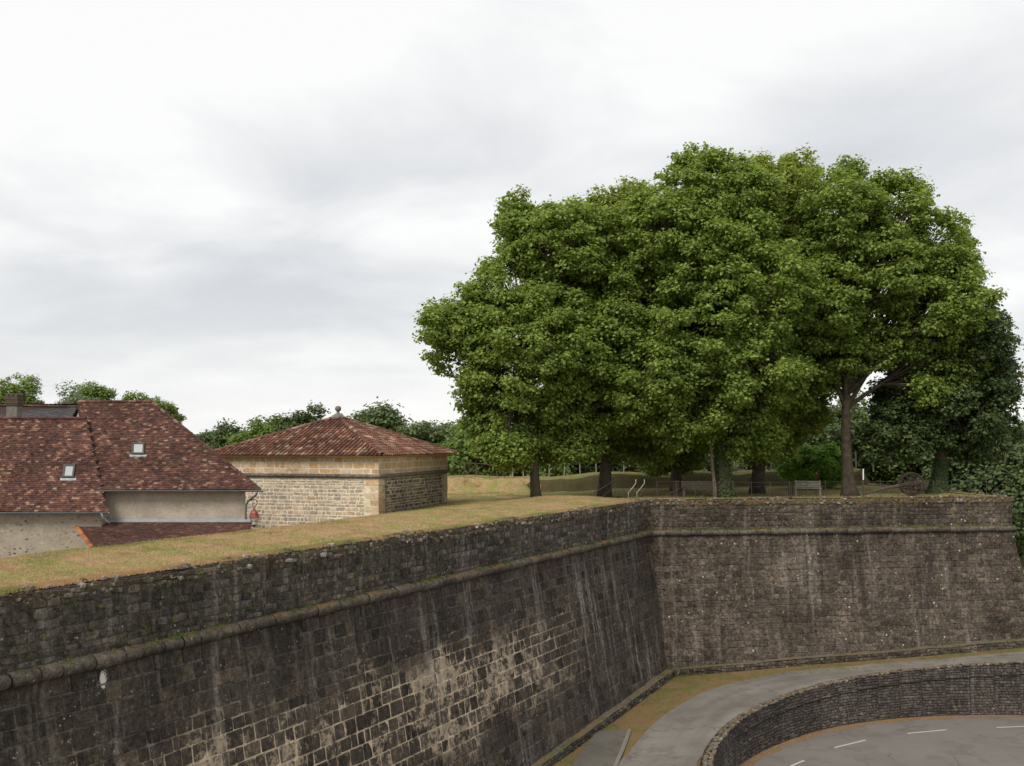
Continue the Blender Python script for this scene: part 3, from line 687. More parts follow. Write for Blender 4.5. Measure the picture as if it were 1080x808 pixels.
# ------------------------------------------------------------------ foliage
def leaf_mesh(name, pos, nrm, size, mat, parent, rs, aspect=1.0):
    """one mesh of folded leaf-shaped faces at pos with normals nrm"""
    n = len(pos); a = np.cross(nrm, rs.normal(size=(n, 3))); a /= np.linalg.norm(a, axis=1)[:, None] + 1e-9
    b = np.cross(nrm, a); s = (size * rs.uniform(.65, 1.25, n))[:, None]
    tmpl = np.array([(-.5, 0, 0), (-.12, .42 * aspect, -.10), (.5, 0, -.05), (-.12, -.42 * aspect, -.10)])
    v = np.stack([pos + s * (a * x + b * y + nrm * z) for x, y, z in tmpl], axis=1).reshape(-1, 3)
    me = bpy.data.meshes.new(name); me.vertices.add(4 * n); me.vertices.foreach_set('co', v.astype(np.float32).ravel())
    me.loops.add(4 * n); me.loops.foreach_set('vertex_index', np.arange(4 * n, dtype=np.int32))
    me.polygons.add(n); me.polygons.foreach_set('loop_start', np.arange(0, 4 * n, 4, dtype=np.int32)); me.polygons.foreach_set('loop_total', np.full(n, 4, dtype=np.int32))
    col = np.ones((n, 4), dtype=np.float32); col[:, 0] = rs.rand(n); col[:, 1] = rs.rand(n)
    at_ = me.attributes.new("rnd", 'FLOAT_COLOR', 'FACE'); at_.data.foreach_set('color', col.ravel())
    me.materials.append(mat); me.update(calc_edges=True)
    o = bpy.data.objects.new(name, me); C.objects.link(o); o.parent = parent; return o
def crown_points(lobes, rs, clump=.85, spacing=1.0, leaves=210, inner=.3, gap=.12, flat=.55, up=.35):
    """leaf clumps over and inside a set of ellipsoid lobes -> leaf positions, normals, clump centres"""
    cents = []; outs = []; W3 = rs.normal(size=(6, 3)) * 1.5; P3 = rs.uniform(0, 6.28, 6)
    for (cx, cy, cz, rx, ry, rz) in lobes:
        area = 4 * math.pi * ((rx * ry) ** 1.6 / 3 + (rx * rz) ** 1.6 / 3 + (ry * rz) ** 1.6 / 3) ** (1 / 1.6)
        k = int(area / (spacing * clump * clump * 1.45)) + 3
        d = rs.normal(size=(k, 3)); d /= np.linalg.norm(d, axis=1)[:, None]
        rad = np.where(rs.rand(k) < inner, rs.uniform(.35, .8, k), rs.uniform(.82, 1.06, k))
        c0 = np.array([cx, cy, cz]) + d * np.array([rx, ry, rz]); wv = np.sin(c0 @ W3.T / max(clump, .5) * .55 + P3).sum(1) / 2.4
        rad = rad * (1 + .13 * wv); deep = np.zeros(k)
        cc_ = np.array([cx, cy, cz]) + d * rad[:, None] * np.array([rx, ry, rz])
        for (ax, ay, az, bx_, by_, bz_) in lobes:
            if (ax, ay, az) != (cx, cy, cz): deep += (((cc_ - [ax, ay, az]) / [bx_, by_, bz_]) ** 2).sum(1) < .55
        keep = (rs.rand(k) > gap * (1 + .9 * (wv < -.2))) & ((deep < 1) | (rs.rand(k) < .2)); d = d[keep]; rad = rad[keep]
        c = np.array([cx, cy, cz]) + d * rad[:, None] * np.array([rx, ry, rz])
        cents.append(c); outs.append(d * rad[:, None])
    c = np.concatenate(cents); o = np.concatenate(outs)
    k = len(c); r = clump * rs.uniform(.5, 1.6, k); nl = (leaves * (r / clump) ** 2).astype(int)
    idx = np.repeat(np.arange(k), nl); n = len(idx)
    d = rs.normal(size=(n, 3)); d[:, 2] = d[:, 2] * .9 + .35; d += o[idx] * .7; d /= np.linalg.norm(d, axis=1)[:, None]
    rr = r[idx] * (rs.uniform(.1, 1.0, n) ** .6 + np.abs(rs.normal(0, .29, n)))
    sc = np.stack([np.ones(k), np.ones(k), np.full(k, flat) + .6 * np.clip(o[:, 2] - .3, 0, 1)], 1)
    p = c[idx] + d * rr[:, None] * sc[idx]
    nrm = d * .55 + np.array([0, 0, up + .3]) + rs.normal(size=(n, 3)) * .42; nrm /= np.linalg.norm(nrm, axis=1)[:, None]
    return p, nrm, c
def bez(a, b, bow, n=6):
    a, b = Vector(a), Vector(b); m = a.lerp(b, .5) + Vector(bow)
    return [a * (1 - t) ** 2 + m * 2 * t * (1 - t) + b * t * t for t in [i / n for i in range(n + 1)]]
def tree(name, label, base, lobes_px, Y, mat, bark, trunk_r, seed, cat='tree', clump=.48, leaves=76, leaf=.20, spacing=1.0, group=None, gap=.18, trunk_top=None, lean=(0, 0), inner=.3, flat=.56, ivy=None, depth=1.0, limbs=True, flare=1.5, plumes=False):
    rs = np.random.RandomState(seed); rng = random.Random(seed); bx, by, bz = base
    root = empty(name, base); tag(root, label, cat, group)
    lobes = []; n_main = 99; sc_l = .875 if plumes else .94
    if plumes:     # upright leading shoots break up the outline of the crown
        extra = []
        for (px, py, rx, rz) in lobes_px:
            for a_ in (-62, -30, 2, 34, 64):
                a_ = R(a_ + rng.uniform(-14, 14)); ex_, ey_ = px + math.sin(a_) * rx * .90, py - math.cos(a_) * rz * .92
                if any(((ex_ - l[0]) / l[2]) ** 2 + ((ey_ - l[1]) / l[3]) ** 2 < .62 for l in lobes_px): continue
                if rng.random() < .85: w_ = rng.uniform(6, 11); extra.append((ex_, ey_ + 2, w_, w_ * rng.uniform(1.2, 1.9)))
            for a_ in (110, 140, 170, 200, 230, 255):   # drooping ends of the lower boughs
                a_ = R(a_ + rng.uniform(-14, 14)); ex_, ey_ = px + math.sin(a_) * rx * .88, py - math.cos(a_) * rz * .88
                if ey_ < 400 or any(((ex_ - l[0]) / l[2]) ** 2 + ((ey_ - l[1]) / l[3]) ** 2 < .6 for l in lobes_px): continue
                if rng.random() < .6: w_ = rng.uniform(7, 12); extra.append((ex_, min(ey_, 468), w_, w_ * rng.uniform(.9, 1.5)))
        n_main = len(lobes_px)
        lobes_px = list(lobes_px) + extra
    for (px, py, rx, rz) in lobes_px:
        if plumes and py < 330: py += 7
        yy = Y + rng.uniform(-1.6, 1.6) * depth; c = at(px, py, yy); k = yy / F
        lobes.append((c.x - bx, c.y - by, c.z - bz, rx * k * sc_l, (rx + rz) * .5 * k, rz * k * sc_l))
    p, nrm, c = crown_points(lobes, rs, clump, spacing, leaves, inner, gap, flat)
    leaf_mesh('crown', p, nrm, leaf, mat, root, rs)
    # trunk, forking limbs and boughs to the clumps
    mb = MB(); lo = min(l[2] - l[5] for l in lobes); hi = max(l[2] + l[5] * .5 for l in lobes)
    tt = trunk_top or max(lo + .5, hi * .45); mx = sum(l[0] for l in lobes) / len(lobes)
    top = Vector((mx * .35 + lean[0], lean[1], tt)); pts_ = bez((0, 0, -.3), top, (lean[0] * .4 + rng.uniform(-.15, .15), 0, 0), 8)
    n_ = len(pts_); rad = [trunk_r * (1 - .35 * i / (n_ - 1)) * (1 + (flare - 1) * math.exp(-i * 1.3)) for i in range(n_)]
    mb.tube(pts_, rad, 14)
    trunk = mb.build('trunk', bark, root, True)
    if limbs:
        mb = MB(); tips = []
        for l in lobes[:n_main]:
            q = Vector(l[:3]) + Vector((0, 0, l[5] * .35)); st = pts_[-1] if rng.random() < .6 else pts_[-2]
            b_ = bez(st, q, (rng.uniform(-.5, .5), rng.uniform(-.5, .5), rng.uniform(-.3, 1.0)), 7)
            mb.tube(b_, [trunk_r * .42 * (1 - .82 * i / 7) for i in range(8)], 7); tips.append((b_, l))
        for q in c[::2]:
            q = Vector(q); b_, l = min(tips, key=lambda t: (Vector(t[1][:3]) - q).length)
            st = b_[rng.randint(3, 6)]; w = bez(st, q, (0, 0, rng.uniform(-.2, .5)), 3)
            mb.tube(w, [.07, .05, .035, .018], 4, cap=False)
        mb.build('branches', bark, root, True)
    if ivy:
        mb = None; h0, h1 = ivy; k = 2600; th = rs.uniform(0, 6.28, k); z = rs.uniform(0, h1, k)
        px_ = np.interp(z, [q.z for q in pts_], [q.x for q in pts_]); py_ = np.interp(z, [q.z for q in pts_], [q.y for q in pts_]); rr = np.interp(z, [q.z for q in pts_], rad) + rs.uniform(.0, h0, k)
        P_ = np.stack([px_ + np.cos(th) * rr, py_ + np.sin(th) * rr, z], 1); nn = np.stack([np.cos(th), np.sin(th), np.full(k, .3)], 1) + rs.normal(size=(k, 3)) * .3
        leaf_mesh('ivy', P_, nn / np.linalg.norm(nn, axis=1)[:, None], .12, M_darkleaf, root, rs)
    return root
def tb(px, Y): return ((px - 540) / F * Y, Y, z_in((px - 540) / F * Y, Y))
G = 'tall plane trees on the bastion'
tree('plane_tree', 'leftmost tall plane tree, its crown reaching out over the lawn beside the stone pavilion', tb(566, 57), [(592, 262, 60, 58), (538, 320, 50, 62), (490, 368, 36, 40), (560, 370, 75, 75), (534, 430, 42, 46), (600, 420, 60, 55), (512, 350, 42, 45), (570, 455, 45, 35), (565, 245, 40, 40), (532, 470, 22, 20), (600, 470, 28, 20), (545, 478, 18, 14), (470, 348, 18, 20)], 57, M_plane, M_bark, .27, 101, group=G, gap=.16, plumes=True, inner=.2)
tree('plane_tree', 'plane tree with a stout dark trunk standing where the pale handrail meets the bastion edge', tb(637, 61), [(655, 265, 58, 65), (640, 345, 60, 65), (660, 420, 58, 50), (610, 320, 45, 55), (690, 350, 50, 60), (615, 445, 45, 35), (655, 230, 34, 34), (640, 468, 22, 18), (685, 470, 26, 22), (668, 462, 22, 20)], 61, M_planeb, M_bark, .36, 102, group=G, gap=.14, plumes=True, inner=.2)
tree('plane_tree', 'plane tree deep in shade behind the left bench, its foliage hanging almost to the ground', tb(713, 67), [(720, 290, 80, 90), (705, 400, 65, 60), (745, 420, 60, 50), (712, 460, 34, 42), (690, 478, 20, 22)], 67, M_plane, M_bark, .34, 103, group=G, gap=.1, plumes=True, inner=.2)
tree('plane_tree', 'tallest plane tree with an ivy-wrapped trunk at the right end of the left bench', tb(764, 57.5), [(738, 205, 45, 55), (700, 245, 48, 52), (775, 225, 46, 55), (745, 280, 66, 62), (690, 320, 52, 55), (800, 310, 55, 60), (745, 345, 75, 58), (690, 395, 55, 50), (780, 390, 65, 50), (725, 430, 50, 32), (775, 440, 36, 34), (790, 462, 22, 22), (735, 452, 24, 16), (645, 355, 36, 44)], 57.5, M_plane, M_bark, .40, 104, group=G, ivy=(.16, 5.0), gap=.12, plumes=True, inner=.2)
tree('plane_tree', 'plane tree with a short reddish trunk just left of the right bench', tb(798, 63), [(830, 215, 44, 52), (800, 265, 52, 62), (850, 290, 46, 60), (820, 350, 62, 62), (860, 370, 45, 45), (800, 425, 55, 42), (805, 466, 30, 24), (835, 420, 40, 36), (838, 448, 20, 16)], 63, M_planeb, M_barkred, .38, 105, group=G, gap=.14, plumes=True, inner=.2)
tree('plane_tree', 'plane tree with a tall bare leaning reddish trunk behind the white post', tb(897, 59), [(885, 222, 42, 48), (940, 230, 40, 50), (985, 265, 36, 44), (925, 280, 58, 55), (870, 305, 50, 52), (975, 330, 54, 52), (1012, 315, 26, 34), (850, 360, 48, 42), (930, 350, 50, 42), (880, 375, 50, 26), (985, 385, 44, 36), (838, 395, 36, 30), (1000, 280, 24, 28)], 59, M_plane, M_barkred, .35, 106, group=G, trunk_top=5.8, lean=(-.7, 0), gap=.2, flare=1.9, plumes=True, inner=.2)
tree('shade_tree', 'dark-leaved tree at the right end of the bastion beside the old wheeled carriage', tb(988, 61), [(1012, 365, 46, 48), (970, 420, 46, 48), (1038, 395, 30, 46), (1032, 445, 36, 36), (995, 430, 54, 52), (945, 450, 28, 34), (1055, 430, 16, 30)], 61, M_darkleaf, M_bark, .42, 107, flat=.6, gap=.1, flare=1.8, ivy=(.1, 2.0))
# pale young stem leaning against the ivy trunk
mb = MB(); b0 = tb(752, 57); root = empty('young_tree', b0); tag(root, 'slender pale trunk standing between the left bench and the ivy-wrapped plane tree', 'tree')
mb.tube([(.12, 0, -.2), (.10, 0, .6), (-.02, 0, 1.6), (-.10, 0, 2.6), (-.2, 0, 3.4), (-.1, 0, 4.6)], [.17, .11, .09, .08, .07, .04], 10); mb.build('trunk', M_barkpale, root, True)
rs = np.random.RandomState(8); p, nn, c = crown_points([(-.1, 0, 5.0, 1.2, 1.2, 1.2)], rs, .6, 1, 120); leaf_mesh('crown', p, nn, .2, M_plane, root, rs)
# bright small tree
tree('ornamental_tree', 'small bright green round-headed tree behind the right bench', tb(862, 68.5), [(862, 488, 26, 14), (842, 496, 17, 12), (878, 498, 15, 13), (858, 500, 22, 10), (852, 484, 14, 9)], 68.5, M_bright, M_bark, .09, 120, clump=.34, leaves=110, leaf=.17, trunk_top=1.2, depth=.3, spacing=.9)

# woodland and garden trees further off: each a tree of its own; some leaf colours lightened to imitate haze
def far_tree(label, px, Y, base_z, lobes_px, mat, seed, leaf=.45, clump=1.3, leaves=120, tr=.3, group='trees beyond the ramparts', gap=.08, name='background_tree'):
    return tree(name, label, ((px - 540) / F * Y, Y, base_z), lobes_px, Y, mat, M_bark, tr, seed, leaf=leaf, clump=clump, leaves=leaves, group=group, gap=gap, limbs=False, trunk_top=None)
far_tree('round dark tree at the far left above the slate roof and chimney', 14, 105, -3, [(18, 412, 20, 17), (6, 425, 16, 18), (30, 425, 12, 16)], M_mid, 201, clump=.7, leaves=90, leaf=.24, gap=.25)
far_tree('pale airy tree over the right end of the slate roof', 78, 112, -3, [(74, 420, 12, 9), (70, 432, 13, 14), (84, 430, 12, 14)], M_greyleaf, 202, clump=.65, leaves=60, leaf=.24, gap=.3)
far_tree('green tree peeping over the left end of the tall tiled ridge', 97, 120, -3, [(100, 416, 15, 9), (90, 428, 16, 12), (108, 424, 9, 10)], M_mid, 203, clump=.65, leaves=90, leaf=.24, gap=.15)
far_tree('green tree behind the hipped end of the tall tiled roof', 155, 108, -3, [(150, 426, 16, 9), (166, 434, 11, 11), (179, 438, 7, 7), (160, 442, 18, 14)], M_mid, 204, clump=.65, leaves=90, leaf=.24, gap=.18)
far_tree('low dark distant tree left of the pavilion roof, nearest the tiled house', 222, 190, -8, [(218, 466, 15, 8), (214, 474, 22, 9)], M_wood_l, 205)
far_tree('taller blue-green distant tree just left of the pavilion eave', 243, 170, -8, [(243, 460, 12, 9), (240, 472, 20, 12)], M_darkleaf, 206)
far_tree('light green tree over the left slope of the pavilion roof', 285, 120, -5, [(284, 455, 18, 9), (275, 468, 24, 14), (296, 456, 10, 7)], M_mid, 207, clump=1.0, leaf=.38)
far_tree('feathery dark tree highest over the left slope of the pavilion roof', 322, 100, -5, [(326, 437, 9, 5), (312, 444, 13, 6), (318, 456, 22, 14)], M_darkleaf, 208, clump=.6, leaves=60, leaf=.3, gap=.3)
far_tree('soft green tree right behind the pavilion finial', 400, 120, -6, [(396, 446, 17, 7), (410, 450, 12, 7), (398, 462, 28, 14)], M_wood_l, 209)
far_tree('dense dark tree above the right corner of the pavilion roof', 450, 100, -6, [(448, 456, 24, 15), (462, 466, 20, 18), (436, 466, 22, 14)], M_wood_l, 210, clump=1.0, leaf=.33)
far_tree('light green bushy tree between the pavilion and the leftmost plane tree', 500, 86, -3, [(490, 474, 22, 20), (512, 486, 26, 26), (478, 490, 18, 16), (535, 492, 24, 24)], M_mid, 211, clump=.9, leaf=.3)
hz_ = [(555, 92, M_mid, 452, 'light green bush seen through the gap right of the leftmost plane trunk'), (595, 96, M_wood_l, 440, 'dark woodland tree behind the fence between the two left plane trunks'), (638, 98, M_darkleaf, 430, 'dark woodland tree directly behind the second plane trunk'), (680, 95, M_wood_l, 436, 'woodland tree behind the curved poles of the railing'),
       (722, 92, M_greyleaf, 448, 'grey-green woodland tree behind the left bench'), (770, 98, M_darkleaf, 430, 'dark woodland tree behind the ivy-wrapped trunk'), (815, 96, M_wood_l, 425, 'woodland tree behind the short reddish trunk'), (858, 94, M_darkleaf, 420, 'dark woodland tree rising behind the small bright tree'),
       (905, 97, M_wood_l, 425, 'woodland tree behind the white post'), (945, 95, M_mid, 432, 'lighter woodland tree behind the old carriage'), (985, 92, M_darkleaf, 420, 'dark woodland tree hidden behind the shade tree'), (1022, 84, M_wood_l, 442, 'woodland tree right of the shade tree trunk'), (1062, 80, M_wood_l, 462, 'woodland tree filling the right edge past the bastion corner'), (1105, 84, M_mid, 440, 'woodland tree farthest right past the bastion corner'), (1150, 90, M_wood_l, 430, 'woodland tree beyond the right edge of the view')]
for i, (px, Y, m_, top, lab) in enumerate(hz_):
    rg = random.Random(i + 50); lob = []
    for k in range(5):
        lob.append((px + rg.uniform(-18, 18), top + 22 + k * 19 + rg.uniform(-6, 6), rg.uniform(24, 34), rg.uniform(18, 26)))
    if px > 1010: lob += [(px + 4, 535, 30, 26), (px - 8, 552, 26, 18)]
    far_tree(lab, px, Y, -9.5, lob, m_, 300 + i, clump=1.15, leaf=.34, leaves=100)

# ------------------------------------------------------------------ buildings
def tiles(mb, O, U, V, inside, rowd, tw, rng, thick=.018, lift=.02, umin=0, umax=10, vmax=6, slip=.006):
    """plain tiles laid in courses: U along the eave, V up the slope"""
    U, V = Vector(U).normalized(), Vector(V).normalized(); Nn = U.cross(V).normalized(); v = 0.; r_ = 0
    sag = lambda u, v: .03 * vn(u * .5 + 5, v * .6)
    while v < vmax:
        u = umin + (r_ % 2) * tw * .5
        while u < umax:
            if inside(u + tw / 2, v + rowd / 2):
                a, b, c_, d_ = u + .004, u + tw - .004, v + rng.uniform(-slip, slip), v + rowd + .03
                l = lift + rng.uniform(0, .012) + sag(u, v); q = lambda x, y, z: Vector(O) + U * x + V * y + Nn * z
                P = [q(a, c_, l + thick), q(b, c_, l + thick + rng.uniform(-.004, .004)), q(b, d_, l), q(a, d_, l), q(a, c_, l - .01), q(b, c_, l - .01)]
                mb.idx(P, [(0, 1, 2, 3), (4, 5, 1, 0)], (rng.random(), rng.random(), rng.random()))
            u += tw
        v += rowd; r_ += 1
def ridge(mb, a, b, rng, r=.10, L=.33):
    a, b = Vector(a), Vector(b); t = (b - a).normalized(); n = int((b - a).length / L) + 1; side = t.cross(Vector((0, 0, 1))).normalized(); up = side.cross(t)
    if up.z < 0: up = -up
    for i in range(n):
        p = a + t * (L * i); q = a + t * min(L * (i + 1) + .04, (b - a).length); c = (rng.random(), rng.random(), rng.random()); K = 6; vs = []
        for pt, rr in ((p, r * 1.08), (q, r * .95)):
            for k in range(K + 1):
                th = math.pi * k / K; vs.append(pt + side * rr * math.cos(th) + up * (rr * math.sin(th) * .8 + rng.uniform(-.006, .006)))
        mb.idx(vs, [(k, k + 1, K + 2 + k, K + 1 + k) for k in range(K)], c)
def poly_mesh(name, faces, mat, parent):
    mb = MB()
    for f in faces: mb.face(f)
    return mb.build(name, mat, parent)
def pt_in(poly, x, y):
    c = False; j = len(poly) - 1
    for i in range(len(poly)):
        if (poly[i][1] > y) != (poly[j][1] > y) and x < (poly[j][0] - poly[i][0]) * (y - poly[i][1]) / (poly[j][1] - poly[i][1]) + poly[i][0]: c = not c
        j = i
    return c
def slope(mb, P, tw, rowd, rng, lift=.02):
    """tile a planar polygon P given from its eave-left corner, eave-right corner, then up"""
    P = [Vector(p) for p in P]; O = P[0]; U = (P[1] - P[0]).normalized(); Nn = U.cross(P[2] - P[0]).normalized()
    if Nn.z < 0: Nn = -Nn
    V = Nn.cross(U).normalized(); q = [((p - O).dot(U), (p - O).dot(V)) for p in P]
    tiles(mb, O, U, V, lambda x, y: pt_in(q, x, y), rowd, tw, rng, umin=min(a for a, b in q), umax=max(a for a, b in q), vmax=max(b for a, b in q), lift=lift)
def gutter(name, a, b, parent, r=.065, n=6):
    a, b = Vector(a), Vector(b); t = (b - a).normalized(); s = Vector((t.y, -t.x, 0)).normalized(); mb = MB(); vs = []
    for p in (a, b):
        for k in range(n + 1):
            th = math.pi + math.pi * k / n; vs.append(p + s * math.cos(th) * r + Vector((0, 0, r * math.sin(th))))
        for k in range(n + 1):
            th = 2 * math.pi - math.pi * k / n; vs.append(p + s * math.cos(th) * (r - .008) + Vector((0, 0, (r - .008) * math.sin(th))))
    m_ = 2 * n + 2
    mb.idx(vs, [(k, (k + 1) % m_, m_ + (k + 1) % m_, m_ + k) for k in range(m_)] + [tuple(range(m_)), tuple(range(2 * m_ - 1, m_ - 1, -1))])
    mb.tube([a + s * r, b + s * r], .011, 6); return mb.build(name, M_zinc, parent, False)
def roof_window(root, O, U, V, u, v, w, h):
    U, V = Vector(U).normalized(), Vector(V).normalized(); Nn = U.cross(V).normalized()
    if Nn.z < 0: Nn = -Nn
    q = lambda x, y, z: Vector(O) + U * x + V * y + Nn * z; mb = MB(); f_ = .07
    for (a, b, c, d) in ((u, u + f_, v, v + h), (u + w - f_, u + w, v, v + h), (u + f_, u + w - f_, v, v + f_), (u + f_, u + w - f_, v + h - f_, v + h)):
        vs = [q(x, y, z) for z in (.02, .13) for x, y in ((a, c), (b, c), (b, d), (a, d))]
        mb.idx(vs, [(4, 5, 6, 7), (0, 1, 5, 4), (1, 2, 6, 5), (2, 3, 7, 6), (3, 0, 4, 7)])
    fr = mb.build('roof_window', M_frame, root)
    mb = MB(); mb.face([q(u + f_, v + f_, .095), q(u + w - f_, v + f_, .095), q(u + w - f_, v + h - f_, .095), q(u + f_, v + h - f_, .095)]); mb.build('pane', M_glass, fr)
    mb = MB(); mb.face([q(u - .1, v - .13, .055), q(u + w + .1, v - .13, .055), q(u + w + .1, v - .005, .06), q(u - .1, v - .005, .06)]); mb.build('flashing', M_lead, fr)

trng = random.Random(77)
# --- tall tiled house (right)
root = empty('tiled_house'); tag(root, 'taller brown-tiled house with hipped right end, grey rendered wall and low lean-to', 'house')
e0, e1 = at(104, 517, 43), at(275, 517, 43); e1.z = e0.z
r0, r1_ = at(83, 424, 46.8), at(160, 428, 46.8); r1_.z = r0.z
back0, back1 = Vector((r0.x - 3.0, 50.6, e0.z)), Vector((e1.x - 3.6, 50.6, e1.z))
mb = MB(); slope(mb, [e0, e1, r1_, r0], .17, .105, trng); slope(mb, [e1, back1, r1_], .17, .11, trng); slope(mb, [back1, back0, r0, r1_], .17, .12, trng)
rf = mb.build('roof', M_tile, root)
mb = MB(); ridge(mb, r0, r1_, trng, .10); ridge(mb, e1, r1_, trng, .085); mb.build('ridge_tiles', M_tile, rf)
poly_mesh('roof_boarding', [[e0, e1, r1_, r0], [e1, back1, r1_], [back1, back0, r0, r1_]], M_under, rf)
wx0, wx1 = e0.x + .1, (259 - 540) / F * 43.4; ez = e0.z - .06
mb = MB(); zb_ = -3.4
W = [Vector((wx0, 43.4, 0)), Vector((wx1, 43.4, 0)), Vector((wx1 - 3.2, 50.2, 0)), Vector((back0.x + .3, 50.2, 0))]
for a, b in zip(W, W[1:] + W[:1]): mb.face([(a.x, a.y, zb_), (b.x, b.y, zb_), (b.x, b.y, ez + (.0)), (a.x, a.y, ez)])
mb.face([(W[0].x, W[0].y, ez), (r0.x + .1, r0.y, r0.z - .12), (W[3].x, W[3].y, ez)][::-1])
mb.build('wall', M_rend, root)
poly_mesh('eave_soffit', [[e0 - Vector((0, -.0, .05)), e1 - Vector((0, 0, .05)), Vector((e1.x, 43.5, ez - .0)), Vector((e0.x, 43.5, ez - .0))]], M_dwood, root)
# verge boards: the tall roof stands above the low one, its gable edge tiles show dark
mb = MB(); t_ = (r0 - e0); nb = 22
for i in range(nb):
    a = e0 + t_ * (i / nb); b = e0 + t_ * ((i + 1.1) / nb)
    mb.idx([a + Vector((-.06, 0, -.32)), b + Vector((-.06, 0, -.32)), b + Vector((-.06, 0, .03)), a + Vector((-.06, 0, .03)), a + Vector((.14, 0, .07)), b + Vector((.14, 0, .07))], [(0, 1, 2, 3), (3, 2, 5, 4)], (trng.random() * .4, .5, .5))
mb.build('verge', M_tile, root)
gut = gutter('gutter', (e0.x - .05, 42.93, e0.z - .01), (e1.x + .12, 42.93, e0.z - .01), root)
mb = MB(); gx = at(271, 522, 42.95); c1 = at(259, 530, 43.3)
mb.tube([(gx.x, 42.93, e0.z - .05), (gx.x, 42.95, e0.z - .14), (gx.x - .12, 43.05, e0.z - .26), (c1.x + .12, 43.25, c1.z + .06), (c1.x + .02, 43.32, c1.z - .12), (c1.x, 43.33, c1.z - .5), (c1.x, 43.33, -3.3)], .045, 8); mb.build('downpipe', M_zinc, root, True)
U, V = (1, 0, 0), (r0 - e0) - Vector((r0.x - e0.x, 0, 0))
Vs = (r0 - e0).normalized(); sx = (143 - 103) / F * 43; 
# roof window on the main slope; its sides follow the raking line of the slope
def rw_at(px, py, plane_pt, slope_vec, w, h):
    n_ = Vector((1, 0, 0)).cross(slope_vec).normalized(); d = Vector(((px - 540) / F, 1, (465 - py) / F)); k = (plane_pt - EYE).dot(n_) / d.dot(n_); return EYE + d * k
Pm = rw_at(139.5, 480.5, e0, V, 0, 0); roof_window(root, Pm, (1, 0, 0), Vector((-.22, V.normalized().y, V.normalized().z)), 0, 0, .54, .70)
# lean-to
l0, l1, l2, l3 = at(98, 578, 40.3), at(258, 575, 40.3), at(265, 551, 43.2), at(78, 551, 43.2)
l1.z = l0.z; l1.x = (262 - 540) / F * 40.3; l3.z = l2.z
an = MB(); slope(an, [l0, l1, l2, l3], .17, .11, trng); an_o = an.build('lean_to_roof', M_tile_annex, root)
poly_mesh('roof_boarding', [[l0, l1, l2, l3]], M_under, an_o)
mb = MB(); ridge(mb, l0 - Vector((.02, 0, 0)), l3 - Vector((.02, 0, 0)), trng, .09, .22); mb.build('verge_tiles', M_verge, an_o)
mb = MB(); mb.idx([l3 + Vector((0, -.12, .02)), l2 + Vector((0, -.12, .02)), l2 + Vector((0, .18, .16)), l3 + Vector((0, .18, .16))], [(0, 1, 2, 3)]); mb.build('flashing', M_lead, an_o)
mb = MB(); x0, x1 = l0.x - .1, l1.x - .1
for a, b in (((x0 - .45, 43.35), (x0 + .05, 40.5)), ((x0 + .05, 40.5), (x1, 40.5)), ((x1, 40.5), (x1, 43.35))): mb.face([(a[0], a[1], zb_), (b[0], b[1], zb_), (b[0], b[1], l0.z if b[1] < 41 else l2.z - .1), (a[0], a[1], l0.z if a[1] < 41 else l2.z - .1)])
mb.build('lean_to_wall', M_rend_r, root)
# --- low tiled house (left)
root = empty('tiled_house'); tag(root, 'lower brown-tiled house at the left edge with a rough stone and plaster wall', 'house')
f0, f1 = at(-160, 540, 42.2), at(113, 540, 42.2); g0, g1_ = at(-160, 441.5, 45.6), at(91, 441.5, 45.6)
bk0, bk1 = Vector((f0.x, 49.4, f0.z)), Vector((g1_.x - 1, 49.4, f0.z))
mb = MB(); slope(mb, [f0, f1, g1_, g0], .17, .105, trng); slope(mb, [bk1, bk0, g0, g1_], .17, .12, trng); rf = mb.build('roof', M_tile, root)
mb = MB(); ridge(mb, g0, g1_, trng, .10); mb.build('ridge_tiles', M_tile, rf)
poly_mesh('roof_boarding', [[f0, f1, g1_, g0], [bk1, bk0, g0, g1_]], M_under, rf)
mb = MB(); ez = f0.z - .05; W = [Vector((f0.x + .2, 42.6, 0)), Vector((at(107, 540, 42.6).x, 42.6, 0)), Vector((f1.x - .4, 49, 0)), Vector((f0.x + .2, 49, 0))]
for a, b in zip(W, W[1:] + W[:1]): mb.face([(a.x, a.y, zb_), (b.x, b.y, zb_), (b.x, b.y, ez), (a.x, a.y, ez)])
mb.face([(W[0].x, 42.6, ez), (W[0].x, 45.6, g0.z - .1), (W[0].x, 49, ez)]); mb.build('wall', M_rend_r, root)
gutter('gutter', (f0.x, 42.13, f0.z - .01), (f1.x + .1, 42.13, f0.z - .01), root)
mb = MB(); q = at(107, 541, 42.1); mb.tube([q, q + Vector((.02, .1, -.2)), q + Vector((.14, .22, -.36)), q + Vector((.22, .30, -.44))], .045, 8); mb.build('downpipe', M_lead, root, True)
Vl = Vector((0, g0.y - f0.y, g0.z - f0.z)); Pm = rw_at(66.5, 505, f0, Vl, 0, 0); Vl.normalize(); roof_window(root, Pm, (1, 0, 0), Vector((-.18, Vl.y, Vl.z)), 0, 0, .48, .70)
# chimney on the rear slope
mb = MB(); q = at(15, 465, 47.4); z1_ = at(0, 430, 47.4).z; mb.box(q.x, 47.4, z1_ - 1.1, .50, .5, 2.4, bev=.01); ch = mb.build('chimney', M_stonegrey, root)
mb = MB()
for k in range(5): mb.box(q.x, 47.4, z1_ + .13 + k * .085, .60 + .03 * (k % 2), .60 + .03 * (k % 2), .075, bev=.012, c=(trng.random() * .4, .5, .5))
for k in range(3):
    a_ = -.2 + k * .2; mb.tube([(q.x + a_, 47.1, z1_ + .58), (q.x + a_, 47.7, z1_ + .58)], .085, 8, c=(trng.random() * .5, .5, .5))
mb.build('cap', M_dwood, ch)
